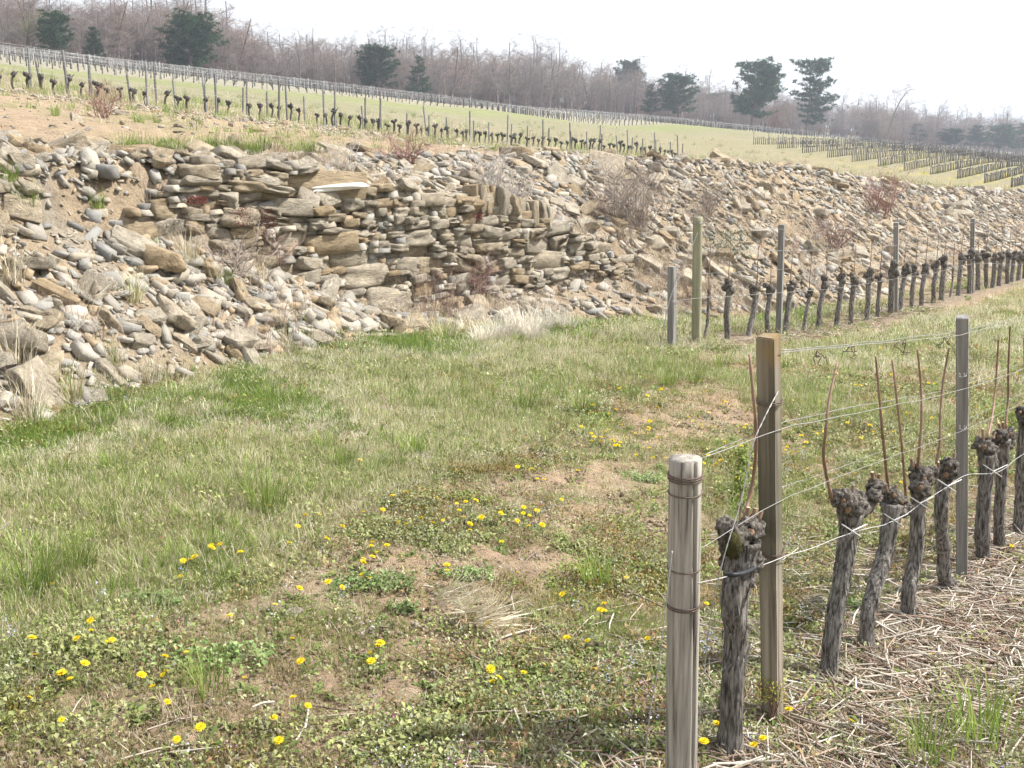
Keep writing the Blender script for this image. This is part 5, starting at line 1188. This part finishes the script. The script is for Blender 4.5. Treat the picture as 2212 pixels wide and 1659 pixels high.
tag(obj('cut_canes', mb.mesh('cut_canes', M['twig'], True, True)), 'litter of cut vine canes lying under the vine rows', 'canes', kind='stuff')
print('litter', time.time() - T0)

# ---- single plants: grass tufts, dandelions, dead stems, bushes
TUFT = [pm(blades(95, .17, .07, .0042, [G1, G2, G3, G1, (.2, .22, .07)], 90 + k, .75, .5), 'grass_tuft', 'grass') for k in range(4)]
DTUFT = [pm(blades(90, .22, .06, .0036, [D1, D2, D3, (.45, .36, .25)], 110 + k, .9, .5), 'dry_grass_tuft', 'straw') for k in range(4)]
WTUFT = [pm(blades(170, .22, .1, .0045, [(.72, .67, .57), (.64, .58, .48), (.78, .74, .66)], 115 + k, 1.0, .5), 'dry_grass_tuft', 'straw') for k in range(3)]
MTUFT = [pm(blades(90, .2, .06, .0038, [D1, D2, G2, (.24, .22, .1)], 120 + k, .9, .5), 'mixed_tuft', 'grass') for k in range(2)]
def plant(name, meshes, x, y, size, label, cat, group=None, zoff=0.0):
    p = on_ground(x, y); return tag(obj(name, random.choice(meshes), None, (p[0], p[1], p[2] + zoff), (0, 0, random.uniform(0, 6.28)), (size, size, size)), label, cat, group)
for (x, y, s_) in ((75, 1280, 1.15), (240, 1015, .7), (170, 1235, .8), (580, 1105, 1.1), (360, 925, .8), (1265, 893, 1.1), (1130, 890, 1.0), (1360, 862, .9), (1440, 835, .8), (830, 790, .6), (980, 770, .6), (700, 975, .8), (1210, 862, .7), (890, 985, .9),
                   (740, 1010, .8), (480, 905, .6), (1500, 830, .9), (1560, 800, .9), (450, 1500, .8), (1120, 745, .7), (1190, 760, .8), (1270, 738, .9), (1690, 800, .7), (1820, 780, .7)):
    plant('grass_tuft', TUFT, x, y, s_, 'bushy green grass tuft standing above the short grass of the track', 'grass tuft', 'green grass tufts of the track')
for k, (x, y, s_) in enumerate(((1870, 768, .8), (1940, 745, .7), (2160, 905, .9), (1290, 1265, .9), (2120, 1600, 1.3), (2000, 1640, 1.0))):
    plant('grass_tuft', TUFT, x, y, s_, ('green tuft among dandelions behind the tall square post', 'green tuft behind the grey split post wires', 'long green grass beside the knobbly vine beyond the split post', 'loose grass tuft near purple dead-nettles in the weedy strip', 'long pale green grass clump on the near side of the foreground row', 'low grass clump near the cut canes on the open side of the foreground row')[k], 'grass tuft')
for (x, y, s_) in ((20, 395, .9), (62, 445, 1.0), (210, 455, .8), (300, 265, 1.0), (340, 265, .7), (430, 268, .6), (120, 250, .7), (720, 478, .5), (490, 618, .8), (330, 540, .6), (415, 580, .7)):
    plant('grass_tuft', TUFT, x, y, s_, 'green grass tuft rooted among the fallen stones or the soil above them', 'grass tuft', 'green tufts on the stony ground')
for x in range(270, 690, 14): plant('grass_tuft', TUFT, x, 333 + random.uniform(-4, 2), random.uniform(.75, 1.2), 'lush green grass tuft in the strip along the wall top', 'grass tuft', 'grass strip along the wall top')
for (x, y, s_) in ((20, 610, 1.4), (40, 790, 1.2), (290, 650, 1.1), (405, 570, 1.3), (560, 600, 1.1), (720, 690, 1.0), (880, 720, 1.0), (620, 760, .9), (960, 735, 1.2), (150, 860, 1.2), (60, 900, 1.3), (330, 830, 1.0), (1010, 720, 1.0), (250, 790, .9)):
    plant('dry_grass_tuft', DTUFT + MTUFT, x, y, s_, 'straw coloured dry grass tuft among the fallen stones', 'dry grass', 'dry grass tufts on the rubble slope')
for (x, y, s_) in ((1060, 735, 1.2), (1095, 730, 1.5), (1130, 725, 1.7), (1165, 718, 1.6), (1195, 712, 1.4), (1225, 712, 1.1), (1040, 742, 1.0), (1150, 735, 1.1), (1440, 700, 1.0)):
    o = plant('dry_grass_tuft', WTUFT, x, y, s_ * .8, 'bleached white dry grass clump at the foot of the wall', 'dry grass', 'bleached white grass at the wall foot')
# dry growth over talus and bank, as mass
def bankw(x, y):
    s, t = xy2st(x, y); return zones(x, y)[2] * np.where(s < 5.5, sst(7.0, 5.6, t) * 1.0, np.where(s > 11, 1.0 * sst(8.6, 6.6, t) + .25, .3)) * sst(.35, .6, fbm(x * 1.2, y * 1.2, 271))
DG = [pm(blades(34, .16, .10, .003, [D1, D2, (.40, .30, .24), (.48, .38, .31), (.33, .23, .18)], 130 + k, 1.9, .4), 'dry_clump', 'straw') for k in range(3)]
x, y = np.concatenate([np.array(bulk(9000, 4.5, 14, 1.0, bankw)), np.array(bulk(22000, 10, 42, 1.0, bankw))], 1)
scatter('dry_bank_grass', 'thin bleached dry grass growing between the stones of the banks', 'grass', np.c_[x, y, H(x, y) + .01], DG, rots(len(x), .3), RS.uniform(.6, 1.4, len(x)))
def upw(x, y):
    s, t = xy2st(x, y); return (t > np.interp(s, KS, K_tc) + .3) * (t < 60) * sst(.5, .64, fbm(x * .9, y * .9, 281)) * np.where(t < 27, .28, .8)
x, y = np.concatenate([np.array(bulk(9000, 8, 32, 1.2, upw)), np.array(bulk(9000, 30, 110, 1.6, upw))], 1)
scatter('terrace_grass', 'patchy grass and weeds on the soil of the upper terrace', 'grass', np.c_[x, y, H(x, y)], [LAWNT[0], LAWNT[1], LAWNT[2], DG[0]], rots(len(x), .2), RS.uniform(.8, 1.6, len(x)) * np.clip(np.hypot(x, y) / 18, 1, 3))
# dandelions
def dandelion(seed, tilt):
    mb = MB(); r = random.Random(seed); h = r.uniform(.035, .075)
    V, F = tube([(0, 0, -.01), (r.gauss(0, .006), r.gauss(0, .006), h * .6), (0, 0, h)], .0016, 4, cap=False); mb.add(V, F, (.22, .22, .09))
    for ring, (rr_, el, n) in enumerate(((.0165, .12, 17), (.013, .5, 14), (.008, 1.0, 10))):
        for k in range(n):
            a = k * 6.283 / n + r.uniform(-.1, .1); d = np.array([math.cos(a) * math.cos(el), math.sin(a) * math.cos(el), math.sin(el)]); sd_ = np.array([-math.sin(a), math.cos(a), 0]) * .0021; c = np.array([0, 0, h])
            mb.add([c, c + d * rr_ * .6 + sd_, c + d * rr_, c + d * rr_ * .6 - sd_], [(0, 1, 2, 3)], np.array((.82, .62, .02)) * r.uniform(.85, 1.1))
    for k in range(7):
        a = k * .9 + r.uniform(-.2, .2); d = np.array([math.cos(a), math.sin(a), .12]); sd_ = np.array([-math.sin(a), math.cos(a), 0]) * .007; l_ = r.uniform(.04, .07)
        mb.add([(0, 0, .002), d * l_ * .6 + sd_, d * l_, d * l_ * .6 - sd_], [(0, 1, 2, 3)], np.array((.12, .17, .045)) * r.uniform(.8, 1.2))
    return mb.mesh('dandelion', M['petal'], False, True)
DAN = [dandelion(k, 0) for k in range(8)]
DP = [(285, 775), (1035, 618), (950, 657), (985, 652), (1030, 657), (940, 708), (1125, 600), (1165, 585), (1238, 650), (485, 948), (470, 1035), (525, 1070), (578, 1065), (450, 1085), (145, 1118), (183, 1150), (327, 1247), (407, 1228), (393, 1304), (117, 1355), (328, 1452),
      (815, 1218), (845, 1222), (897, 1248), (712, 1257), (830, 1357), (850, 1380), (945, 1120), (1175, 960), (1390, 875), (1510, 797), (1485, 1062), (1690, 777), (1730, 765), (1565, 1175), (1915, 1127), (1912, 1172), (1245, 1300), (1525, 1412), (1557, 1388), (1405, 1473), (1055, 1548), (910, 1560), (1440, 1570), (10, 1548),
      (1370, 355), (1570, 415), (1630, 425), (1730, 463), (1455, 582), (1830, 655), (1885, 662), (1882, 720), (1905, 560), (1830, 125), (1510, 470), (1650, 530)]
DPX = [(a * .6173 / 1.461, (1400 + b_ * .6173) / 1.461) for a, b_ in DP]
DPX += [((1100 + a * .4219) / 1.461, (1500 + b_ * .4219) / 1.461) for a, b_ in ((805, 20), (1270, 30), (1388, 33), (1710, 25), (1415, 103), (1490, 135), (1585, 218), (535, 155), (350, 215), (650, 237), (450, 237), (235, 333), (110, 375), (805, 273), (880, 250), (900, 298), (830, 330), (890, 370), (1040, 347), (1115, 355), (1150, 317), (1305, 308), (1400, 320), (1245, 383), (1305, 368), (1335, 383), (1425, 432), (1365, 450), (1015, 395), (880, 425), (910, 520), (585, 430), (620, 428), (455, 425), (465, 442), (720, 377), (180, 580), (300, 640), (245, 657), (155, 733), (70, 717), (735, 757), (750, 795), (1235, 795), (1155, 573), (150, 817), (1640, 953), (1945, 1068), (1900, 1138), (1635, 1292), (1800, 1337), (1430, 1495), (1300, 1550), (1820, 1530), (190, 1412), (190, 1478), (1045, 1645), (1110, 1640), (1020, 1540), (1120, 1220), (2075, 835))]
DPX += [((1900 + a * .6775) / 1.461, (1300 + b_ * .6775) / 1.461) for a, b_ in ((345, 1635), (375, 1630), (465, 1640), (545, 1560), (515, 1540), (765, 1620), (740, 1652), (880, 1455), (1125, 1512), (1557, 1188), (225, 1095), (470, 950), (870, 690), (835, 700), (5, 1005), (1898, 650), (1385, 358), (1170, 322), (940, 190), (870, 185), (300, 240), (255, 255), (200, 130), (120, 155), (60, 180))]
for _ in range(150):                                             # the yellow drift between the two rows
    a = random.gauss(0, 1); px, py = random.uniform(1250, 2205), 0; py = random.uniform(np.interp(px, [1250, 1700, 2205], [860, 790, 690]), np.interp(px, [1250, 1600, 2205], [960, 1080, 860])); DPX.append((px, py))
DL = (('yellow dandelion flowering among weeds beside the grass of the track', 'dandelions of the weedy strip'), ('yellow dandelion in the drift between the middle and foreground rows', 'dandelions between the rows'), ('yellow dandelion at the foot of the foreground posts and vines', 'dandelions under the foreground row'))
for q, (px, py) in enumerate(DPX[:295]):
    p = on_ground(px, py); s_, t_ = xy2st(p[0], p[1]); g = 2 if t_ < 1.6 else 1 if s_ > 4.6 else 0; sc = random.uniform(.65, 1.05)
    tag(obj('dandelion', DAN[random.randrange(8)], None, (p[0], p[1], p[2]), (random.gauss(-.25, .2), random.gauss(.15, .2), random.uniform(0, 6.28)), (sc, sc, sc)), DL[g][0], 'dandelion', DL[g][1])
# little flowers as mass
FL = [pm(rosette(14, .007, .005, [c], 150 + k, (.2, 1.2), .012, .05), 'small_flower', 'petal') for k, c in enumerate(((.62, .42, .62), (.45, .5, .78), (.32, .13, .2), (.7, .68, .7)))]
x, y = bulk(2600, 2.3, 9, 1.2, lambda x, y: weedw(x, y) * sst(.5, .62, fbm(x * 1.7, y * 1.7, 291)))
scatter('tiny_flowers', 'tiny pink, blue and purple flowers dotted among the weeds', 'flowers', np.c_[x, y, H(x, y) + .012], FL, rots(len(x), .2), RS.uniform(.6, 1.3, len(x)))
# dead stalks
mb = MB()
def stalks(n, x, y, h, sp, col, r0=.0014):
    for _ in range(n):
        p = on_ground(x + random.gauss(0, sp), y + random.gauss(0, sp * .2)); hh = h * random.uniform(.6, 1.2); lx, ly = random.gauss(0, .2) * hh, random.gauss(0, .15) * hh
        P = [p, p + np.array([lx * .4, ly * .4, hh * .5]), p + np.array([lx, ly, hh])]; V, F = tube(P, [r0, r0 * .9, r0 * .5], 4, cap=False); mb.add(V, F, np.array(col) * random.uniform(.7, 1.2))
for x, y, n, h, sp, c in ((950, 690, 46, .55, 26, (.26, .17, .14)), (930, 700, 26, .4, 30, (.4, .33, .24)), (1010, 690, 22, .35, 25, (.3, .2, .16)), (460, 730, 12, .35, 40, (.34, .27, .22)), (560, 770, 16, .3, 40, (.3, .21, .17)), (640, 745, 10, .3, 25, (.27, .18, .15)), (330, 480, 6, .4, 12, (.36, .31, .27)), (400, 1560, 14, .12, 40, (.5, .42, .3)), (620, 1330, 12, .1, 50, (.42, .33, .2)), (1290, 640, 20, .3, 50, (.36, .27, .2))): stalks(n, x, y, h, sp, c)
tag(obj('dead_stalks', mb.mesh('dead_stalks', M['twig'], True, True)), 'upright dead brown stalks at the wall foot and in the weeds', 'stalks', kind='stuff')
# twiggy bushes on the banks
def bush(seed, n, h, w, col, r0=.004, droop=0.0):
    r = random.Random(seed); mb = MB()
    def tw(p, d, l_, rad, lev):
        P = [np.array(p, float)]; dd = np.array(d, float)
        for _ in range(3): dd = dd + np.array([r.gauss(0, .22), r.gauss(0, .22), r.gauss(-droop, .16)]); dd /= np.linalg.norm(dd); P.append(P[-1] + dd * l_ / 3)
        V, F = tube(P, np.linspace(rad, rad * .5, 4), 3, cap=False); mb.add(V, F, np.array(col) * r.uniform(.75, 1.25))
        if lev < 2:
            for _ in range(4 if lev == 0 else 3): q = r.randrange(1, 4); tw(P[q], dd + np.array([r.gauss(0, .7), r.gauss(0, .7), r.gauss(.1, .4)]), l_ * r.uniform(.4, .7), rad * .6, lev + 1)
    for _ in range(n): a = r.uniform(0, 6.283); k = r.uniform(.1, 1) * w / h; tw((r.gauss(0, w * .1), r.gauss(0, w * .1), -.03), (math.cos(a) * k, math.sin(a) * k, 1), h * r.uniform(.5, .9), r0, 0)
    return mb.mesh('twigs', M['twig'], False, True)
GB, RB, WB = (.27, .225, .195), (.27, .165, .14), (.5, .46, .42)
BU = [(bush(1, 30, .75, .5, GB), 1385, 500, 1.0, 'large grey leafless thorn bush at the right end of the wall'), (bush(2, 22, .55, .4, GB), 1330, 480, 1.0, 'smaller grey leafless bush leaning on the thorn bush by the wall'),
      (bush(3, 26, .38, .35, WB, .0035, .1), 1065, 420, 1.1, 'bleached white tangle of stems over the standing slabs of the wall'), (bush(4, 22, .34, .3, WB, .0035, .1), 1110, 445, 1.1, 'pale brittle bush spreading just above the standing slabs'),
      (bush(5, 22, .3, .3, RB), 880, 352, 1.0, 'reddish brown twiggy bush on the crest above the wall'), (bush(6, 18, .3, .3, WB, .003, .1), 1290, 385, 1.1, 'white dry bush high on the stones above the thorn bush'),
      (bush(7, 20, .32, .3, WB, .003, .15), 745, 375, .9, 'low whitish dry bush behind the long pale slab'), (bush(8, 22, .3, .4, (.3, .17, .14)), 1705, 358, 1.2, 'low reddish bush on the crest of the stone bank'),
      (bush(9, 24, .5, .4, RB), 1905, 470, 1.3, 'rusty leafless shrub on the stone bank above the far vines'), (bush(10, 20, .4, .35, RB), 1800, 540, 1.2, 'brownish shrub low on the stone bank behind the middle row'),
      (bush(11, 20, .4, .3, GB), 1530, 470, 1.0, 'grey bush behind the greenish round post'), (bush(12, 16, .3, .25, (.4, .34, .3), .003, .2), 1150, 520, 1.0, 'dangling dry roots under the standing slabs of the wall'),
      (bush(13, 18, .3, .3, RB), 225, 255, 1.2, 'brown twiggy bush on the soil below the upper row'), (bush(14, 16, .3, .25, (.36, .3, .26)), 510, 600, 1.1, 'matted grey dead bush in the middle of the fallen stones'),
      (bush(15, 16, .35, .3, WB, .003), 1760, 620, 1.0, 'pale dry bush at the foot of the stone bank'), (bush(16, 22, .28, .22, (.32, .24, .2)), 590, 585, 1.0, 'brown dead bush against the left foot of the wall'),
      (bush(17, 26, .38, .22, (.27, .18, .155)), 1030, 650, 1.0, 'dark reddish tangle of stems at the foot of the wall'), (bush(18, 14, .2, .2, (.36, .3, .27), .002, .3), 690, 490, .9, 'hanging root tuft in the gap of the wall')]
for me, x, y, s_, lab in BU:
    p = on_ground(x, y); e = empty('dry_bush', tuple(p), (0, 0, random.uniform(0, 6))); e.scale = (s_ * 1.3, s_ * 1.3, s_ * 1.3); obj('twigs', me, e); tag(e, lab, 'bush')
def brushw(x, y):
    s, t = xy2st(x, y); return zones(x, y)[2] * (s > 11) * sst(8.6, 6.8, t) * sst(.42, .6, fbm(x * .7, y * .7, 311))
x, y = bulk(1500, 10, 40, 1.0, brushw)
scatter('bank_brush', 'thin purplish brown brambles and twigs spread over the stone bank', 'brush', np.c_[x, y, H(x, y)], [bush(60 + k, 9, .22, .25, c_, .0026, .1) for k, c_ in enumerate((RB, GB, (.34, .26, .23)))], rots(len(x), .2), RS.uniform(.7, 1.4, len(x)))
# red stonecrop on the wall, leafy bush on the bank, spurge by the posts
def leafy(seed, n, w, h, cols, ln, wd, name):
    r = random.Random(seed); mb = MB(); ro = rosette(n, ln, wd, cols, seed, (-.3, 1.3), .001); k = 0
    for q in range(len(ro.V)):
        c = np.array([max(-1.5, min(1.5, r.gauss(0, 1))) * w, max(-1.5, min(1.5, r.gauss(0, 1))) * w * .5, r.uniform(0, h)]); mb.add(ro.V[q] + c, [(0, 1, 4), (1, 2, 4), (2, 3, 4), (3, 0, 4)], ro.C[q])
    return mb.mesh(name, M['leaf'], False, True)
REDS = [(.17, .045, .04), (.12, .035, .032), (.22, .08, .065)]
for x, y, w, h, lab in ((578, 475, .05, .2, 'deep red stonecrop cushion hanging on the wall face'), (525, 465, .045, .14, 'smaller dull red stonecrop beside the hanging cushion'), (425, 432, .05, .05, 'flat red stonecrop spread on a wall ledge'), (1035, 468, .03, .07, 'little red plant rooted near the standing slabs')):
    p = on_t(x, y, 6.78); tag(obj('red_stonecrop', leafy(x, 260, w, h, REDS, .02, .01, 'red_stonecrop'), None, (p[0], p[1], p[2] - h * .6), (0, 0, RZ)), lab, 'plant')
p = on_ground(1570, 560); tag(obj('leafy_bush', leafy(5, 900, .3, .35, [(.10, .13, .07), (.16, .18, .11), (.25, .26, .2)], .04, .018, 'leafy_bush'), None, (p[0], p[1], p[2]), (0, 0, RZ)), 'small dark leaved bramble bush on the bank behind the greenish round post', 'bush')
p = on_t(1600, 1030, 1.55); g = at_ground(p); e = empty('spurge', tuple(g)); hh = p[2] - g[2]
V, F = tube([(0, 0, -.02), (.01, 0, hh * .5), (0, 0, hh)], .003, 5); obj('stem', mesh_np('stem', V, F, M['cane'], True), e)
lf = obj('leaves', leafy(9, 170, .018, .2, [(.25, .34, .06), (.32, .4, .1), (.2, .29, .06)], .028, .012, 'leaves'), e, (0, 0, hh - .1)); tag(e, 'bright yellow-green spurge standing behind the mossy first vine', 'plant')
g = on_ground(1668, 1545) + np.array([-.02, -.06, 0]); e = empty('young_spurge', tuple(g)); mb = MB()
for k in range(9):
    a = random.uniform(-1.2, 1.2); b_ = random.gauss(0, .3); V, F = tube(spline([(0, 0, 0), (.01 + math.sin(a) * .02, b_ * .02, .06), (math.sin(a) * .05, b_ * .05, .1 + random.uniform(0, .035))], 4), .0016, 4); mb.add(V, F)
obj('stem', mb.mesh('stem', M['cane'], True), e); obj('leaves', leafy(19, 260, .028, .07, [(.3, .3, .06), (.36, .28, .07), (.24, .27, .06)], .012, .006, 'leaves'), e, (0, 0, .07)); tag(e, 'small orange-stemmed spurge growing against the foot of the tall square post', 'plant')
for k, (x, y, n, w) in enumerate(((450, 1432, 420, .12), (810, 1268, 380, .09), (1010, 1250, 220, .06), (870, 1325, 120, .03), (1840, 1320, 160, .05), (1390, 1040, 240, .07), (330, 1305, 160, .06), (1480, 1200, 160, .05))):
    p = on_ground(x, y)
    tag(obj('weed_patch', leafy(40 + k, n, w, .035, [(.15, .23, .07), (.2, .28, .1), (.27, .34, .15)], .02, .016, 'weed_patch'), None, tuple(p)), ('wide patch of crinkled round green leaves on the brown soil', 'dark green leafy patch below a group of dandelions', 'leafy patch under the pair of large dandelions', 'bright green little leaf rosette near the leafy patch', 'leafy patch behind the forked vine', 'bushy green weed behind the round post top', 'green leaves with pink flowers beside the grass edge', 'green weed growing close to the cracked round post')[k], 'weed')
for k, (x, y) in enumerate(((1000, 1340), (960, 1315), (1040, 1360))):
    p = on_ground(x, y); o = tag(obj('dead_grass', DTUFT[k], None, (p[0], p[1], p[2] + .02), (1.2, .2, .8 + k * .3), (.8, .8, .8)), 'flattened heap of bleached dead grass in the weedy strip', 'dry grass', 'flattened dead grass heap')
print('plants', time.time() - T0)

# ------------------------------------------------------------------ haze over the whole place
hz = bmesh.new(); bmesh.ops.create_cube(hz, size=1)
for v in hz.verts: v.co.x *= 4000; v.co.y *= 4000; v.co.z = (v.co.z + .5) * 60 - 22
hm = bpy.data.meshes.new('haze'); hz.to_mesh(hm); hz.free()
m = bpy.data.materials.new('haze_air'); m.use_nodes = True; nt = m.node_tree; nt.nodes.clear()
o = nt.nodes.new('ShaderNodeOutputMaterial'); pv = nt.nodes.new('ShaderNodeVolumePrincipled'); pv.inputs['Color'].default_value = (.78, .86, 1.0, 1)
pv.inputs['Density'].default_value = HAZE; pv.inputs['Anisotropy'].default_value = .2; nt.links.new(pv.outputs[0], o.inputs['Volume']); hm.materials.append(m)
tag(obj('haze', hm), 'thin pale haze in the spring air over the hillside', 'haze', kind='stuff')
print("zrange", GV[:,2].min(), GV[:,2].max())
print('done', time.time() - T0, len(bpy.data.objects))
